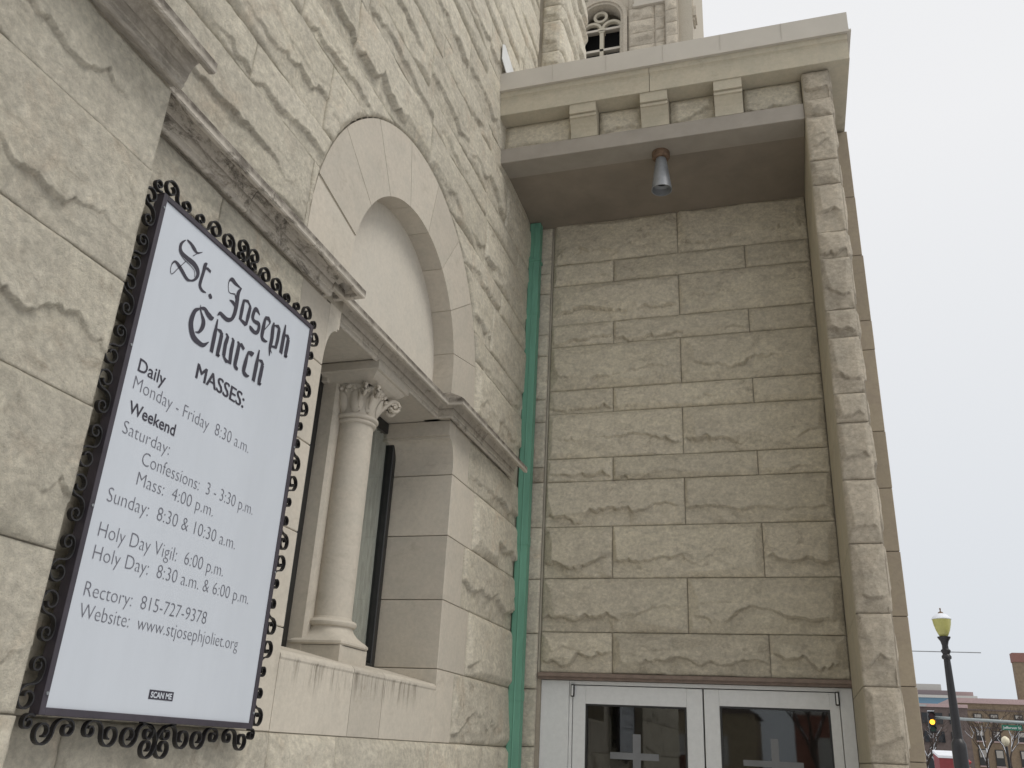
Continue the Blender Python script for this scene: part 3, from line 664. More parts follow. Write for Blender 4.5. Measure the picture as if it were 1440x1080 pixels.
# ================================================================== CHURCH TOWER (far behind the porch)
tw=empty('church_tower',(-4,27,0),'distant rock-faced church tower with a traceried louvred window above the porch roof','tower')
TY=24.0
WX0,WX1,WT,WB=-4.02,-2.53,26.0,20.0   # opening
wcx=(WX0+WX1)/2
MB().box(-9,WX0-.25,TY+.05,TY+6,-.1,34).box(WX1+.25,.03,TY+.05,TY+6,-.1,34).box(WX0-.25,WX1+.25,TY+.05,TY+6,-.1,19.6).box(WX0-.25,WX1+.25,TY+.05,TY+6,27.6,34).obj('mortar_bed',M_mortar,tw)
rr=random.Random(3)
for z0 in np.arange(22.0,30.0,.6):
    for (a,b_) in ((-6,-4.9),(-4.9,WX0-.28),(WX1+.28,-1.3),(-1.3,-.9) ):
        rock(tw,'y',TY,a,b_,float(z0),float(z0)+.6,M_pier,.10,None,1.3,res=.05)
    rock(tw,'y',TY-.22,-.88,-.48,float(z0),float(z0)+.6,M_pier,.08,None,1,res=.05)
    rock(tw,'y',TY+.3,-.46,.03,float(z0),float(z0)+.6,M_pier,.10,None,1,res=.05)
MB().box(-.9,-.46,TY-.2,TY+.3,-.1,34).obj('mortar_bed',M_mortar,tw)
# window surround: moulded reveal, arch head, tracery
sur=MB(); arch=[]
def hole_ring(cx_,cz_,ri,ro,y0,y1,a0=0,a1=360,n=24,m_=None):
    m_=m_ or sur
    for i in range(n):
        p=[(cx_+r*math.cos(R_(a0+(a1-a0)*t/n)),cz_+r*math.sin(R_(a0+(a1-a0)*t/n))) for r,t in((ri,i),(ro,i),(ro,i+1),(ri,i+1))]
        m_.prism(p,'y',y0,y1)
hw=(WX1-WX0)/2
for off,yy in ((0,TY-.02),(.10,TY-.07)):
    sur.box(WX0-.14-off,WX0-off,yy,TY+.5,19.6,26.55); sur.box(WX1+off,WX1+.14+off,yy,TY+.5,19.6,26.55)
    hole_ring(wcx,26.55,hw+off,hw+.14+off,yy,TY+.5,0,180)
for s in(-1,1):
    for zz in np.linspace(26.6,27.6,6): pass
sur.prism([(WX0-.28,26.5),(WX0-.24,26.5)]+[(wcx+(hw+.22)*math.cos(R_(180-10*k)),26.55+(hw+.22)*math.sin(R_(180-10*k))) for k in range(19)]+[(WX1+.24,26.5),(WX1+.28,26.5),(WX1+.28,27.75),(WX0-.28,27.75)],'y',TY+.02,TY+.4)
sur.obj('window_surround',M_pier,tw)
trc=MB()
lw=hw/2-.03
for s in(-1,1):
    c_=wcx+s*(hw/2); hole_ring(c_,26.32,lw-.05,lw+.05,TY+.22,TY+.36,0,180,m_=trc)
    trc.box(c_+s*lw-.05 if s>0 else c_-lw-.05,c_+s*lw+.05 if s>0 else c_-lw+.05,TY+.22,TY+.36,20,26.32)
trc.box(wcx-.07,wcx+.07,TY+.2,TY+.38,20,26.4); trc.box(wcx-.13,wcx+.13,TY+.18,TY+.4,26.25,26.33); trc.box(wcx-.11,wcx+.11,TY+.18,TY+.4,26.15,26.2)
hole_ring(wcx-.05,26.93,.17,.27,TY+.22,TY+.36,m_=trc)
trc.obj('tracery',M_smoothp,tw)
for z in (26.33,25.36,24.39,23.42,22.4): MB().add([(WX0+.02,TY+.20,z),(WX1-.02,TY+.20,z),(WX1-.02,TY+.50,z+.12),(WX0+.02,TY+.50,z+.12),(WX0+.02,TY+.20,z-.10),(WX1-.02,TY+.20,z-.10),(WX1-.02,TY+.50,z+.02),(WX0+.02,TY+.50,z+.02)],[(0,1,2,3),(4,7,6,5),(0,4,5,1),(1,5,6,2),(2,6,7,3),(3,7,4,0)]).obj('louvre',M_smooth,tw)
MB().box(WX0-.3,WX1+.3,TY+1.4,TY+1.5,19,28).obj('belfry_darkness',M_dark,tw)
MB().box(-2.06,-.88,TY-.16,TY+.1,26.74,26.86).box(-2.02,-.9,TY-.12,TY+.1,26.86,27.3).obj('string_course',M_smooth,tw)
MB().box(-.50,.16,TY+.1,TY+.6,26.05,26.5).box(-.5,.10,TY+.14,TY+.6,25.9,26.05).box(-.46,.05,TY+.25,TY+.6,26.5,30).obj('corbel',M_pier,tw)
# ================================================================== NOTICE BOARD
nb=empty('notice_board',(.1,2.28,1.62),'white mass-times notice board in a black scrolled wrought iron frame on the church wall','notice board')
Y0,Y1,Z0,Z1=1.815,2.748,1.624,3.128; XF=.108; FW=.018; FD=.034
for (a,b_,c,d) in ((Y0,Y0+FW,Z0,Z1),(Y1-FW,Y1,Z0,Z1),(Y0+FW,Y1-FW,Z0,Z0+FW),(Y0+FW,Y1-FW,Z1-FW,Z1)):
    MB().box(XF-FD,XF,a,b_,c,d,0,.0015).obj('frame_bar',M_signfr,nb)
MB().box(XF-.020,XF-.006,Y0+FW,Y1-FW,Z0+FW,Z1-FW).obj('sign_panel',M_white,nb)
for y in (Y0+.14,Y1-.14):
    for z in (Z0+.1,Z1-.1): MB().box(-.01,XF-FD,y,y+.03,z,z+.03).obj('standoff',M_black,nb)
for y in (Y0+FW/2,Y1-FW/2):
    for z in (Z0+.05,Z0+.52,Z0+.99,Z1-.05): MB().tube([(XF-.001,y,z),(XF+.003,y,z)],.0042,8).obj('screw',M_zinc,nb)
def ribbon(pts,w=.014,t=.0044,x=.092):
    """flat iron bar bent along pts (y,z); w is its depth, t its thickness"""
    vs=[];n=len(pts)
    for i,p in enumerate(pts):
        a=pts[max(0,i-1)];b_=pts[min(n-1,i+1)];dy,dz=b_[0]-a[0],b_[1]-a[1];l=math.hypot(dy,dz) or 1;ny,nz=-dz/l*t/2,dy/l*t/2
        vs+=[(x-w/2,p[0]+ny,p[1]+nz),(x+w/2,p[0]+ny,p[1]+nz),(x+w/2,p[0]-ny,p[1]-nz),(x-w/2,p[0]-ny,p[1]-nz)]
    fs=[(i*4+k,i*4+(k+1)%4,(i+1)*4+(k+1)%4,(i+1)*4+k) for i in range(n-1) for k in range(4)]+[(0,1,2,3),(4*n-1,4*n-2,4*n-3,4*n-4)]
    return MB().add(vs,fs)
def spiral(c,r0,r1,a0,a1,n=26):
    return [(c[0]+(r0+(r1-r0)*(k/n)**.8)*math.cos(a0+(a1-a0)*k/n),c[1]+(r0+(r1-r0)*(k/n)**.8)*math.sin(a0+(a1-a0)*k/n)) for k in range(n+1)]
def bez(a,b,c,d,n=10): return [tuple((1-t)**3*a[i]+3*(1-t)**2*t*b[i]+3*(1-t)*t*t*c[i]+t**3*d[i] for i in(0,1)) for t in [k/n for k in range(1,n)]]
def s_scroll(big=.031,small=.0225):
    p=spiral((.036,.038),.010,big,2*math.pi*1.2,0)
    p+=bez((.036+big,.038),(.036+big,.016),(.080,.001),(.112,.006))
    p+=spiral((.112,.006+small),small,.008,-math.pi/2,-math.pi/2+2*math.pi*1.15)
    return p
base=s_scroll()
def place(edge,n,Lt):
    u=Lt/n
    for k in range(n):
        mir=(k%2==1); s=u/.15
        pts=[]
        for (t,q) in base:
            t*=s
            if mir: t=u-t
            t+=k*u
            pts.append({'T':(Y0+t,Z1+q),'B':(Y0+t,Z0-q),'L':(Y0-q,Z1-t),'R':(Y1+q,Z1-t)}[edge])
        b_=ribbon(pts)
        b_.obj('scroll',M_black,nb)
place('T',6,Y1-Y0); place('B',6,Y1-Y0); place('L',10,Z1-Z0); place('R',10,Z1-Z0)
for (cy_,cz_,sz) in (((Y0+Y1)/2,Z1,1),((Y0+Y1)/2,Z0,-1)):
    for s in(-1,1):
        p=[(cy_-s*.075,cz_+sz*.002)]+bez((-.075,.002),(-.03,.004),(-.004,.02),(.006,.055))
        p=[(-.075,.002)]+bez((-.075,.002),(-.03,.004),(-.006,.015),(.002,.060))+spiral((.036,.066),.034,.009,math.pi,math.pi-2*math.pi*1.2)
        ribbon([(cy_+s*q[0],cz_+sz*q[1]) for q in p]).obj('finial_scroll',M_black,nb)
for (cy_,sy) in ((Y0,-1),(Y1,1)):
    for (cz_,sz) in ((Z1,1),(Z0,-1)):
        ribbon([(cy_+sy*q[0],cz_+sz*q[1]) for q in [(0,0)]+spiral((.016,.018),.021,.006,-math.pi*.75,-math.pi*.75+2*math.pi*1.3)]).obj('corner_scroll',M_black,nb)
# lettering ----------------------------------------------------------
XT=XF-.006+.0012
def words(me,name,m,parent,cap,ax,gap=.30):
    """one mesh per word"""
    V=[v.co.copy() for v in me.vertices]; F=[tuple(p.vertices) for p in me.polygons]; par=list(range(len(V)))
    def fd(a):
        while par[a]!=a: par[a]=par[par[a]]; a=par[a]
        return a
    for f in F:
        for q in f[1:]: par[fd(q)]=fd(f[0])
    isl={}
    for i in range(len(V)): isl.setdefault(fd(i),[]).append(i)
    iv=sorted((min(V[i][ax] for i in g),max(V[i][ax] for i in g),k) for k,g in isl.items()); groups=[];last=-9
    for a,b_,k in iv:
        if a-last>cap*gap: groups.append([])
        groups[-1].append(k); last=max(last,b_)
    for g in groups:
        gs=set(g); mp={}; vs=[]; fs=[]
        for f in F:
            if fd(f[0]) in gs:
                for q in f:
                    if q not in mp: mp[q]=len(vs); vs.append(V[q])
                fs.append([mp[q] for q in f])
        mw=bpy.data.meshes.new(name); mw.from_pydata(vs,[],fs); o=link(name,mw,m,parent)
    return o
def text_mesh(s,y0,y1,zb,cap,bold=0.0,xoff=XT,m=M_ink,name='lettering',parent=nb,spacing=1.0,frame=None,fat=0):
    cu=bpy.data.curves.new('lettering','FONT'); cu.body=s; cu.size=1; cu.resolution_u=3; cu.offset=bold; cu.space_word=spacing
    ob=bpy.data.objects.new('tmp_text',cu); COL.objects.link(ob); dg=bpy.context.evaluated_depsgraph_get(); me=bpy.data.meshes.new_from_object(ob.evaluated_get(dg))
    cu2=cu.copy(); cu2.body='H'; ob2=bpy.data.objects.new('t',cu2); COL.objects.link(ob2); dg=bpy.context.evaluated_depsgraph_get(); me2=bpy.data.meshes.new_from_object(ob2.evaluated_get(dg))
    H=max(v.co.y for v in me2.vertices)-min(v.co.y for v in me2.vertices)
    xs=[v.co.x for v in me.vertices]; x0,x1=min(xs),max(xs); kx=(y1-y0)/(x1-x0); kz=cap/H
    if fat:
        bm=bmesh.new(); bm.from_mesh(me); g0=list(bm.verts)+list(bm.edges)+list(bm.faces)
        for q in (1,2):
            d=bmesh.ops.duplicate(bm,geom=g0)
            for v in [e for e in d['geom'] if isinstance(e,bmesh.types.BMVert)]: v.co.x+=fat*q; v.co.z=q
        bm.to_mesh(me); bm.free()
    for v in me.vertices:
        Y_=y0+(v.co.x-x0)*kx; Z_=zb+v.co.y*kz
        v.co=(xoff+v.co.z*1e-4,Y_,Z_) if frame is None else frame(Y_,Z_)
    bpy.data.objects.remove(ob); bpy.data.objects.remove(ob2); me.name=name; me.materials.clear()
    return words(me,name,m,parent,cap,0 if frame else 1)
T=[('MASSES:',2.124,2.392,2.640,.050,.004,M_ink),('Daily',1.877,1.998,2.557,.040,.008,M_ink),('Monday - Friday  8:30 a.m.',1.875,2.467,2.500,.039,-.018,M_inkl),('Weekend',1.878,2.085,2.429,.037,.012,M_ink),
('Saturday:',1.874,2.078,2.366,.036,-.018,M_inkl),('Confessions:  3 - 3:30 p.m.',1.974,2.551,2.304,.038,-.018,M_inkl),('Mass:  4:00 p.m.',1.972,2.338,2.244,.037,-.018,M_inkl),('Sunday:  8:30 & 10:30 a.m.',1.875,2.485,2.170,.038,-.018,M_inkl),
('Holy Day Vigil:  6:00 p.m.',1.873,2.446,2.073,.038,-.018,M_inkl),('Holy Day:  8:30 a.m. & 6:00 p.m.',1.873,2.612,2.012,.037,-.018,M_inkl),('Rectory:  815-727-9378',1.872,2.402,1.917,.036,-.018,M_inkl),('Website:  www.stjosephjoliet.org',1.872,2.593,1.861,.036,-.018,M_inkl)]
for s,a,b_,z,c,bo,m_ in T: text_mesh(s,a,b_,z,c,0 if s[0]=='M' and s[1]=='A' else bo,m=m_,fat=.022 if s=='MASSES:' else 0)
MB().add([(XT,2.203,1.685),(XT,2.311,1.685),(XT,2.311,1.710),(XT,2.203,1.710)],[(0,1,2,3)]).obj('scan_label',M_ink,nb)
text_mesh('SCAN ME',2.210,2.304,1.6895,.0165,.03,xoff=XT+.0006,m=M_white)
STROKES=[[(1.9572,3.0449,0.0044),(1.9772,3.0432,0.0089),(1.9968,3.0359,0.012),(2.0154,3.032,0.0053),(2.0369,3.0477,0.0012)],[(2.0166,3.0313,0.0011),(1.9975,3.0095,0.0011)],[(1.9511,3.0411,0.0022),(1.9377,3.0225,0.0065),(1.935,3.0037,0.01),(1.9476,2.9908,0.0116),(1.9774,2.9879,0.0133),(2.0093,2.9876,0.0151),(2.0313,2.9777,0.0153),(2.0376,2.9605,0.0107),(2.0269,2.9389,0.0061),(2.0087,2.9264,0.0052),(1.991,2.924,0.0103),(1.9648,2.9362,0.0116),(1.9429,2.9456,0.0107),(1.926,2.9475,0.0057),(1.9157,2.9331,0.0028),(1.9148,2.9143,0.0014),(1.9205,2.902,0.0017),(1.9293,2.9076,0.0014),(1.9476,2.9382,0.0014),(1.9727,2.9765,0.0015)],[(1.9297,3.0176,0.0011),(1.9339,2.9894,0.0011),(1.9591,2.9771,0.0011),(1.994,2.9735,0.0015),(2.0182,2.9668,0.0015),(2.0263,2.9489,0.0011)],[(2.0711,3.0253,0.0024),(2.0628,3.0134,0.0118),(2.0606,2.984,0.0106),(2.0572,2.9541,0.0105),(2.0583,2.934,0.0105),(2.0737,2.9251,0.0086),(2.0932,2.9281,0.0024)],[(2.0621,3.0041,0.0031),(2.0788,3.0085,0.0087),(2.0951,3.0064,0.008)],[(2.11,2.9323,0.0016),(2.1115,2.9309,0.0121),(2.1217,2.9231,0.0113),(2.1227,2.9216,0.0016)],[(2.2662,3.037,0.0023),(2.2295,3.0378,0.0111),(2.2105,3.0412,0.0132),(2.1959,3.0308,0.0044),(2.1952,3.0097,0.0022),(2.2042,2.9916,0.0022),(2.2182,2.9923,0.0022)],[(2.2669,3.0397,0.0029),(2.2547,3.0143,0.0124),(2.2556,2.9869,0.0152),(2.2566,2.9598,0.0152),(2.2544,2.9312,0.0134),(2.244,2.9068,0.01),(2.223,2.8949,0.012),(2.1985,2.8959,0.0129),(2.181,2.8973,0.0095),(2.1702,2.8838,0.0021)],[(2.2156,2.9657,0.0027),(2.2363,2.9675,0.0111),(2.255,2.958,0.0079)],[(2.2182,2.9923,0.0022),(2.2372,3.0002,0.0039),(2.2482,2.9876,0.0067)],[(2.2917,3.0061,0.0092),(2.2905,2.9681,0.0138),(2.2903,2.9273,0.0114)],[(2.2893,2.9305,0.0069),(2.3213,2.9271,0.0128),(2.3338,2.9352,0.0059)],[(2.2907,3.0046,0.0058),(2.3145,3.0125,0.0094),(2.337,3.0006,0.0059)],[(2.3335,3.0021,0.0119),(2.3301,2.9604,0.0141),(2.3278,2.9304,0.0094)],[(2.3955,2.9993,0.0025),(2.3746,3.0091,0.0122),(2.3611,3.0022,0.0121),(2.3571,2.9717,0.0132),(2.3713,2.9624,0.0109),(2.3994,2.9645,0.0135),(2.4014,2.9394,0.0123),(2.3863,2.925,0.0109),(2.3586,2.9279,0.0131),(2.349,2.9348,0.0036)],[(2.431,3.0057,0.0088),(2.4287,2.9671,0.0151),(2.4295,2.9294,0.0137),(2.4473,2.9227,0.0101),(2.4666,2.928,0.0032)],[(2.4293,3.0059,0.0088),(2.4514,3.0132,0.0128),(2.4639,3.0039,0.009)],[(2.4661,3.0049,0.0032),(2.4353,2.9583,0.0025)],[(2.4877,3.0157,0.0052),(2.4867,2.9908,0.0156),(2.4906,2.949,0.0156),(2.4885,2.9143,0.0129),(2.493,2.8821,0.0026)],[(2.5054,2.8982,0.002),(2.4897,2.9101,0.0052)],[(2.493,3.0061,0.0039),(2.5177,3.0134,0.012),(2.5326,3.0059,0.0081)],[(2.5267,3.0055,0.0147),(2.5271,2.9664,0.0146),(2.5232,2.928,0.0119)],[(2.5247,2.9312,0.0093),(2.493,2.9212,0.0052)],[(2.5623,3.0429,0.0055),(2.562,2.9929,0.0164),(2.5606,2.9234,0.0162)],[(2.5677,3.0031,0.0041),(2.5884,3.0065,0.0125),(2.5995,2.9984,0.0084)],[(2.595,2.9987,0.0153),(2.5936,2.9582,0.0166),(2.5929,2.9244,0.0138),(2.6059,2.9333,0.0028)],[(2.0791,2.876,0.001),(2.0798,2.8635,0.0039),(2.0604,2.8449,0.0107),(2.0523,2.8111,0.0153),(2.0576,2.7844,0.0173),(2.0773,2.7605,0.0174),(2.1074,2.7539,0.0138),(2.1318,2.7569,0.0101),(2.1536,2.7782,0.002)],[(2.0789,2.8665,0.003),(2.0937,2.8492,0.0069),(2.1089,2.8311,0.014),(2.1091,2.8098,0.013),(2.0972,2.7869,0.0069),(2.0806,2.7797,0.0015)],[(2.0795,2.8642,0.0049),(2.1024,2.873,0.01),(2.121,2.8652,0.0142),(2.142,2.8607,0.0144),(2.1544,2.8678,0.0021)],[(2.1752,2.8721,0.0042),(2.1755,2.8163,0.0141),(2.1755,2.7517,0.0129)],[(2.1819,2.839,0.0032),(2.2019,2.84,0.0107),(2.2155,2.8334,0.0065)],[(2.2101,2.833,0.0129),(2.2094,2.7932,0.0133),(2.2078,2.7544,0.0122),(2.2203,2.7618,0.0027)],[(2.2296,2.8459,0.0027),(2.2432,2.84,0.011),(2.2381,2.8111,0.0136),(2.2409,2.7677,0.013)],[(2.2375,2.7679,0.0065),(2.258,2.7567,0.011),(2.276,2.7616,0.0033)],[(2.2648,2.845,0.0022),(2.2756,2.8421,0.0101),(2.2745,2.8059,0.0139),(2.2793,2.7552,0.0122)],[(2.2974,2.848,0.0023),(2.3086,2.842,0.0114),(2.3093,2.8086,0.0143),(2.3085,2.7637,0.0136),(2.3273,2.756,0.008)],[(2.3067,2.8411,0.0034),(2.3233,2.8466,0.0116),(2.3419,2.8384,0.0093)],[(2.3673,2.8405,0.0059),(2.3626,2.8011,0.0141),(2.3611,2.7644,0.0141),(2.3798,2.7559,0.0107),(2.3961,2.7615,0.0024)],[(2.3662,2.8391,0.0071),(2.3879,2.8422,0.0156),(2.3998,2.8508,0.0036)],[(2.428,2.8759,0.005),(2.4263,2.8157,0.0154),(2.4242,2.7531,0.014)],[(2.4346,2.8402,0.0037),(2.4537,2.8418,0.0113),(2.4674,2.8329,0.0076)],[(2.462,2.8324,0.0138),(2.4601,2.7935,0.015),(2.4593,2.7564,0.0131),(2.4733,2.7645,0.0025)]]
bl=MB(); q_=0
for stq in STROKES:
    if q_ in (7,27): bl.obj('blackletter_word',M_ink,nb); bl=MB()
    # smooth the stroke, then lay it down with a broad nib
    P=[];n=len(stq)
    for i in range(n-1):
        p0,p1,p2,p3=stq[max(0,i-1)],stq[i],stq[i+1],stq[min(n-1,i+2)]
        for k in range(5 if n>4 else 2):
            t=k/(5 if n>4 else 2); P.append(tuple(.5*((2*p1[j])+(-p0[j]+p2[j])*t+(2*p0[j]-5*p1[j]+4*p2[j]-p3[j])*t*t+(-p0[j]+3*p1[j]-3*p2[j]+p3[j])*t**3) for j in range(3)) if n>3 else tuple(p1[j]+(p2[j]-p1[j])*t for j in range(3)))
    P.append(stq[-1]); vs=[]
    for i,p in enumerate(P):
        a=P[max(0,i-1)];b_=P[min(len(P)-1,i+1)];dy,dz=b_[0]-a[0],b_[1]-a[1];l=math.hypot(dy,dz) or 1
        ny,nz=-dz/l,dy/l; w=max(.0018,p[2])/2*1.32
        vs+=[(XT+q_*2e-5,p[0]+ny*w,p[1]+nz*w),(XT+q_*2e-5,p[0]-ny*w,p[1]-nz*w)]
    bl.add(vs,[(2*i,2*i+1,2*i+3,2*i+2) for i in range(len(P)-1)]); q_+=1
bl.obj('blackletter_word',M_ink,nb)
# ================================================================== STREET
def lamp_post(x,y,s=1.0,label='',group=None,arm=True):
    t=empty('street_lamp',(x,y,0),label,'street lamp',group)
    MB().lathe([(.0,0),(.16,0),(.17,.3),(.15,.35),(.135,.4),(.13,2.05),(.125,2.12),(.085,2.2),(.06,2.22)],(x,y,0),16).obj('post_base',M_black,t,smooth=40)
    MB().lathe([(.085,2.18),(.062,3.5),(.058,3.62)],(x,y,0),14).obj('post_shaft',M_black,t,smooth=40)
    MB().lathe([(.058,3.60),(.085,3.62),(.088,3.66),(.06,3.70),(.085,3.74),(.088,3.77),(.058,3.80),(.055,3.86),(.075,3.94),(.115,4.0),(.12,4.02),(.06,4.03)],(x,y,0),16).obj('post_capital',M_black,t,smooth=40)
    MB().lathe([(.07,4.03),(.085,4.05),(.125,4.14),(.155,4.25),(.168,4.34),(.170,4.35),(0,4.351)],(x,y,0),20).obj('lamp_globe',simple('amber_lamp_glass',(.42,.40,.13),.35,0,6,.15),t,smooth=40)
    MB().lathe([(.06,4.02),(.075,4.04),(.085,4.075),(.06,4.09)],(x,y,0),16).obj('globe_holder',M_black,t)
    MB().lathe([(.175,4.345),(.178,4.36),(.165,4.38),(.10,4.44),(.05,4.46)],(x,y,0),20).obj('lamp_roof',M_snow,t,smooth=40)
    MB().lathe([(.055,4.455),(.045,4.48),(.012,4.50),(.010,4.53),(.018,4.545),(.012,4.56),(0,4.57)],(x,y,0),12).obj('finial',M_rust,t)
    if arm:
        MB().tube([(x-.62,y-.02,3.745),(x+.60,y-.02,3.735)],.009,8).obj('banner_rod',M_zinc,t)
    return t
lamp_post(4.66,19,1,'black street lamp with a yellow acorn globe standing nearest beyond the porch')
# distant small globe lamp
t=empty('globe_lamp',(13.2,60,0),'small globe lamp glowing in front of the tan brick building','street lamp')
MB().tube([(13.2,60,0),(13.2,60,3.2)],.07,8).obj('post',M_black,t)
MB().lathe([(0,3.2),(.12,3.25),(.22,3.45),(.2,3.62),(.08,3.72),(0,3.75)],(13.2,60,0),12).obj('lamp_globe',simple('milky_glass',(.75,.68,.5),.4),t,smooth=True)
# traffic signal on its mast arm
t=empty('traffic_signal',(17.5,55,0),'traffic signal with a lit amber light hanging at the end of a grey mast arm','traffic signal')
MB().tube([(17.5,55,0),(17.5,55,4.4)],.14,10).obj('pole',M_zinc,t,smooth=True)
m_arm=simple('galvanised_steel',(.38,.42,.42),.5,.2)
MB().tube([(17.5,55,4.15),(8.75,55,4.38)],[.11,.07],10).obj('mast_arm',m_arm,t,smooth=True)
hd=MB().box(8.62,8.98,54.75,55.0,3.58,4.66,0,.03).obj('signal_head',M_black,t)
def em(name,c,s):
    m,n,b=mat(name); b.inputs['Base Color'].default_value=(*c,1); b.inputs['Emission Color'].default_value=(*c,1); b.inputs['Emission Strength'].default_value=s; return m
for k,z in enumerate((4.46,4.12,3.78)):
    mt=[simple('red_lens_off',(.06,.01,.01),.3),em('amber_lens_lit',(1,.42,.03),3.0),simple('green_lens_off',(.01,.05,.03),.3)][k]
    MB().prism([(8.80+.13*math.cos(R_(a)),z+.13*math.sin(R_(a))) for a in range(0,360,24)],'y',54.73,54.76).obj('lens',mt,hd)
    vz=MB(); 
    for a in range(0,180,18): vz.prism([(8.80+r*math.cos(R_(q)),z+r*math.sin(R_(q))) for r,q in((.15,a),(.165,a),(.165,a+18),(.15,a+18))],'y',54.5,54.75)
    vz.obj('visor',M_black,hd)
MB().box(8.64,8.96,54.72,55.0,4.662,4.70).obj('snow_cap',M_snow,t)
sg=MB().box(12.15,13.10,54.80,54.83,3.86,4.12)
so_=sg.obj('street_sign',simple('sign_green',(.015,.16,.10),.5),None,loc=(12.6,54.8,3.95),label='green street name sign hanging on the traffic signal mast arm',cat='street sign')
text_mesh('Jefferson St',12.20,13.05,3.93,.12,.02,m=simple('reflective_white',(.7,.72,.7),.5),name='sign_lettering',parent=so_,frame=lambda Y_,Z_:(Y_,54.795,Z_))
# utility pole near the corner
t=empty('utility_pole',(7.9,58,0),'thin pole with a white crossarm right beside the porch edge','pole')
MB().tube([(8.3,58,0),(8.25,58,5.9)],.10,8).obj('pole',M_black,t)
MB().box(8.1,9.0,57.9,58.0,5.1,5.2).obj('crossarm',m_arm,t)
# brick building
M_bk=simple('tan_brick',(.20,.15,.10),.9,0,2.5,.2); M_bk2=simple('dark_brick',(.13,.10,.09),.9,0,2.5,.2); M_par=simple('pink_coping',(.42,.31,.30),.8); M_wl=simple('pale_blind',(.33,.31,.28),.7)
bb=empty('brick_building',(30,150,0),'three-storey tan brick building with dark windows at the far end of the street','building')
MB().box(24,46,150,165,0,11.3).obj('wall',M_bk,bb); MB().box(23.9,46.2,149.8,165,11.3,12.0).obj('parapet',M_par,bb)
MB().box(33.1,34.7,150.5,152,11.9,17.3).obj('chimney',M_bk,bb); MB().box(33.0,34.8,150.4,152.1,17.3,18.6).obj('chimney_top',simple('red_brick',(.22,.11,.09),.9),bb)
MB().box(24,46,149.9,150,7.9,8.1).box(24,46,149.9,150,10.3,10.5).obj('brick_band',M_bk2,bb)
for x in (27.05,29.2,32.4,34.6,37.2,39.4):
    for (z0,z1) in ((2.9,5.1),(6.2,7.6),(8.8,9.9)):
        f=MB().box(x-.55,x+.55,149.85,150.02,z0,z1).obj('window',M_frameb,bb)
        MB().box(x-.42,x+.42,149.82,149.85,z0+(z1-z0)*.5,z1-.12).obj('blind',M_wl,f)
        MB().box(x-.6,x+.6,149.75,150,z0-.15,z0).obj('sill',M_par,f)
db=empty('dark_building',(20.5,130,0),'dark grey brick building with arched ground floor left of the tan building','building')
MB().box(14,22.6,130,150,0,9.4).obj('wall',M_bk2,db); MB().box(13.9,22.7,129.8,150,9.4,9.8).obj('parapet',M_par,db)
for x in (17.6,19.2,20.8):
    pts=[(x-.5,0.5),(x+.5,.5)]+[(x+.5*math.cos(R_(a)),3.0+.6*math.sin(R_(a))) for a in range(0,181,30)]
    f=MB().prism(pts,'y',129.85,130.02).obj('arched_window',simple('pale_stone_trim',(.4,.38,.4),.8),db)
    MB().prism([(x+(p[0]-x)*.7,p[1]*.93+.1) for p in pts],'y',129.8,129.85).obj('pane',M_dglass,f)
    for z in(5.2,7.4): MB().box(x-.4,x+.4,129.85,130.02,z,z+1.3).obj('window',M_dglass,db)
ob_=empty('office_building',(33,235,0),'pale modern office block with a blue glass band rising behind the brick buildings','building')
M_pale=simple('pale_concrete',(.46,.45,.42),.8); M_blue=simple('blue_glass',(.12,.22,.30),.3)
MB().box(20,41,230,250,0,15.9).box(20,41,229.6,230,17.4,18.0).obj('wall',M_pale,ob_); MB().box(20,36.6,229.9,250,15.9,17.4).obj('glass_band',M_blue,ob_)
MB().box(36.6,41,229.9,250,15.9,17.4).obj('brown_cladding',M_bk2,ob_)
MB().box(20,36,232,250,18.0,19.2).obj('upper_wall',simple('mauve_panel',(.25,.2,.2),.8),ob_); MB().box(36.2,40.8,233,248,18,19.1).obj('plant_room',M_par,ob_)
MB().box(20,34.4,234,250,19.2,20.7).obj('penthouse',M_pale,ob_)
# awning and posts low on the street
t=empty('shop_awning',(7.2,40,0),'white topped red shop awning seen low beyond the lamp post','awning')
MB().prism([(40,1.4),(40,2.15),(41.5,2.35),(41.5,1.4)],'x',7.0,7.7).obj('canopy',simple('red_canvas',(.22,.04,.045),.8),t); MB().prism([(39.98,2.152),(41.5,2.355),(41.5,2.45),(39.98,2.24)],'x',6.98,7.72).obj('snow_top',M_snow,t); MB().box(7.05,7.65,41.0,41.5,0,1.4).obj('kiosk',M_bk2,t)
M_or=simple('orange_plastic',(.75,.22,.04),.5)
for i,(x,lab) in enumerate(((7.56,'orange traffic post just left of the nearest lamp post'),(8.10,'orange traffic post just right of the nearest lamp post'))):
    t=empty('traffic_post',(x,40.5,0),lab,'traffic post','orange traffic posts beside the road')
    MB().lathe([(.0,.0),(.2,.0),(.2,.06),(.07,.08),(.06,2.0),(0,2.02)],(x,40.5,-.15),10).obj('post',M_or,t); MB().lathe([(.0,-.12),(.12,0),(0,.12)],(x,40.5,2.05),12).obj('lamp_head',simple('red_lens',(.4,.03,.03),.3),t)
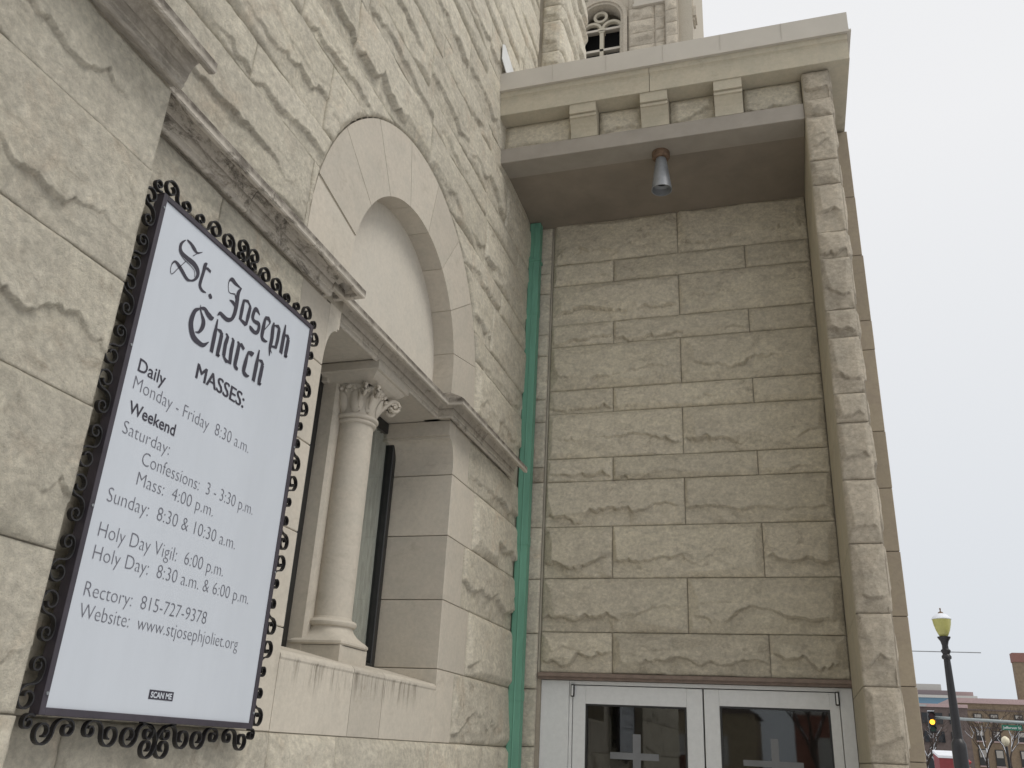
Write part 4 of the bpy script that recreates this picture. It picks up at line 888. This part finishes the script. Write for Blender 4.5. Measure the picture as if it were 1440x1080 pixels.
# bare trees carrying snow
M_bark=simple('bark',(.055,.04,.032),.9,0,12,.3)
def tree(x,y,h,seed,label):
    r=random.Random(seed); tr=empty('bare_tree',(x,y,0),label,'tree','bare trees along the far street'); tk=MB(); br=MB(); sn=MB()
    def grow(p,d,l,rad,lev):
        pts=[p];dd=Vector(d)
        for k in range(4):
            dd=(dd+Vector((r.uniform(-.18,.18),r.uniform(-.18,.18),r.uniform(-.04,.12)))).normalized(); pts.append(pts[-1]+dd*l/4)
        (tk if lev==0 else br).tube(pts,[rad*(1-.13*k) for k in range(5)],6 if lev<2 else 4,closed_ends=False)
        if 0<lev<4 and r.random()<.6: sn.tube([q+Vector((0,-rad*.2,rad*.8)) for q in pts],[rad*.6*(1-.13*k) for k in range(5)],4,closed_ends=False)
        if lev<5:
            for j in range(3 if lev<4 else 2):
                a=r.uniform(0,6.28); s=r.uniform(.35,.75); nd=(dd+Vector((math.cos(a)*s,math.sin(a)*s,r.uniform(-.05,.3)))).normalized(); grow(pts[-1 if j else 3],nd,l*r.uniform(.62,.8),rad*.58,lev+1)
    grow(Vector((x,y,0)),Vector((0,0,1)),h*.3,.16,0)
    tk.obj('trunk',M_bark,tr,smooth=True); br.obj('branches',M_bark,tr,smooth=True); sn.obj('snow_on_branches',M_snow,tr,kind='stuff')
tree(17.4,90,8.5,4,'bare snow-dusted tree right of the nearest lamp post, in front of the tan building')
tree(11.6,84,7.0,8,'bare snow-dusted tree directly behind the nearest lamp post')
tree(22.2,105,9.5,12,'bare tree at the far right edge in front of the tan building')
# ================================================================== BEHIND THE CAMERA (seen in the door glass and giving its share of bounce)
M_rb=simple('far_red_brick',(.24,.10,.07),.9,0,3,.25); M_tb=simple('far_tan_brick',(.33,.27,.18),.9,0,3,.2)
t=empty('red_brick_shop',(10,-62,0),'low red brick shop across the street behind the viewer','building')
MB().box(1.6,14,-74,-62,0,5.2).obj('wall',M_rb,t); MB().box(1.5,14.1,-74,-61.9,5.2,5.5).obj('parapet',M_pale,t)
for x in (3.2,6.4,9.6): MB().box(x,x+1.4,-62,-61.95,1.0,3.6).obj('window',M_pale,t)
t=empty('tan_brick_house',(-8,-60,0),'low tan brick house across the street behind the viewer','building')
MB().box(-9,-1.2,-72,-60,0,5.0).obj('wall',M_tb,t); MB().prism([(-9.3,5.0),(-5.1,7.2),(-.9,5.0)],'y',-72.2,-59.8).obj('roof',M_bk2,t)
for x in (-7.6,-4.4): MB().box(x,x+1.2,-60,-59.95,1.4,3.4).obj('window',M_pale,t)
# parked car
def car(x,y,label):
    t=empty('parked_car',(x,y,-.15),label,'car'); pt=simple('silver_paint',(.45,.46,.48),.28,.3,2,.03)
    prof=[(-2.25,.35),(-2.28,.75),(-2.1,.95),(-1.25,1.08),(-.55,1.58),(.9,1.66),(1.75,1.55),(2.2,1.05),(2.28,.6),(2.22,.35)]
    rows=[]
    for sx_ in (-.92,-.86,-.0,.86,.92):
        for (a,z) in prof:
            k=1.0 if abs(sx_)<.9 else .96; w=sx_*(1-.16*max(0,(z-.95)/.7)); rows.append((x+w,y+a*k,z*1.2-.15+(.0 if abs(sx_)<.5 else -.02)))
    n=len(prof); body=MB().add(rows,[(i*n+k,(i+1)*n+k,(i+1)*n+(k+1)%n,i*n+(k+1)%n) for i in range(4) for k in range(n)]+[tuple(range(n)),tuple(range(5*n-1,4*n-1,-1))]).obj('body',pt,t,smooth=30)
    MB().add([(x-.72,y-1.20,1.22),(x+.72,y-1.20,1.22),(x+.62,y-.63,1.72),(x-.62,y-.63,1.72)],[(0,1,2,3)]).obj('windscreen',M_dglass,t)
    MB().add([(x-.70,y+1.88,1.63),(x+.70,y+1.88,1.63),(x+.78,y+2.16,1.2),(x-.78,y+2.16,1.2)],[(0,1,2,3)]).obj('rear_window',M_dglass,t)
    for s in(-1,1):
        MB().add([(x+s*.925,y-.95,1.12),(x+s*.925,y+1.75,1.12),(x+s*.82,y+1.45,1.70),(x+s*.82,y-.45,1.70)],[(0,1,2,3)]).obj('side_window',M_dglass,t)
        for a in(-1.4,1.4):
            w=MB().tube([(x+s*.70,y+a,.17),(x+s*.95,y+a,.17)],.33,20).obj('wheel',simple('tyre',(.02,.02,.02),.9),t); MB().tube([(x+s*.951,y+a,.17),(x+s*.965,y+a,.17)],.2,14).obj('rim',M_alu,w)
        MB().box(x+s*.72-.14,x+s*.72+.14,y-2.29,y-2.2,.55,.72,0,.02).obj('headlight',M_dglass,t)
        MB().box(x+s*.74-.1,x+s*.74+.1,y+2.2,y+2.3,.65,.85,0,.02).obj('tail_light',simple('red_lens',(.3,.02,.02),.3),t)
tree(2.6,-27,7.5,21,'bare tree beside the street behind the viewer, mirrored in the right door pane')
car(-1.5,-9.5,'silver parked car standing behind the viewer and mirrored in the left door pane')
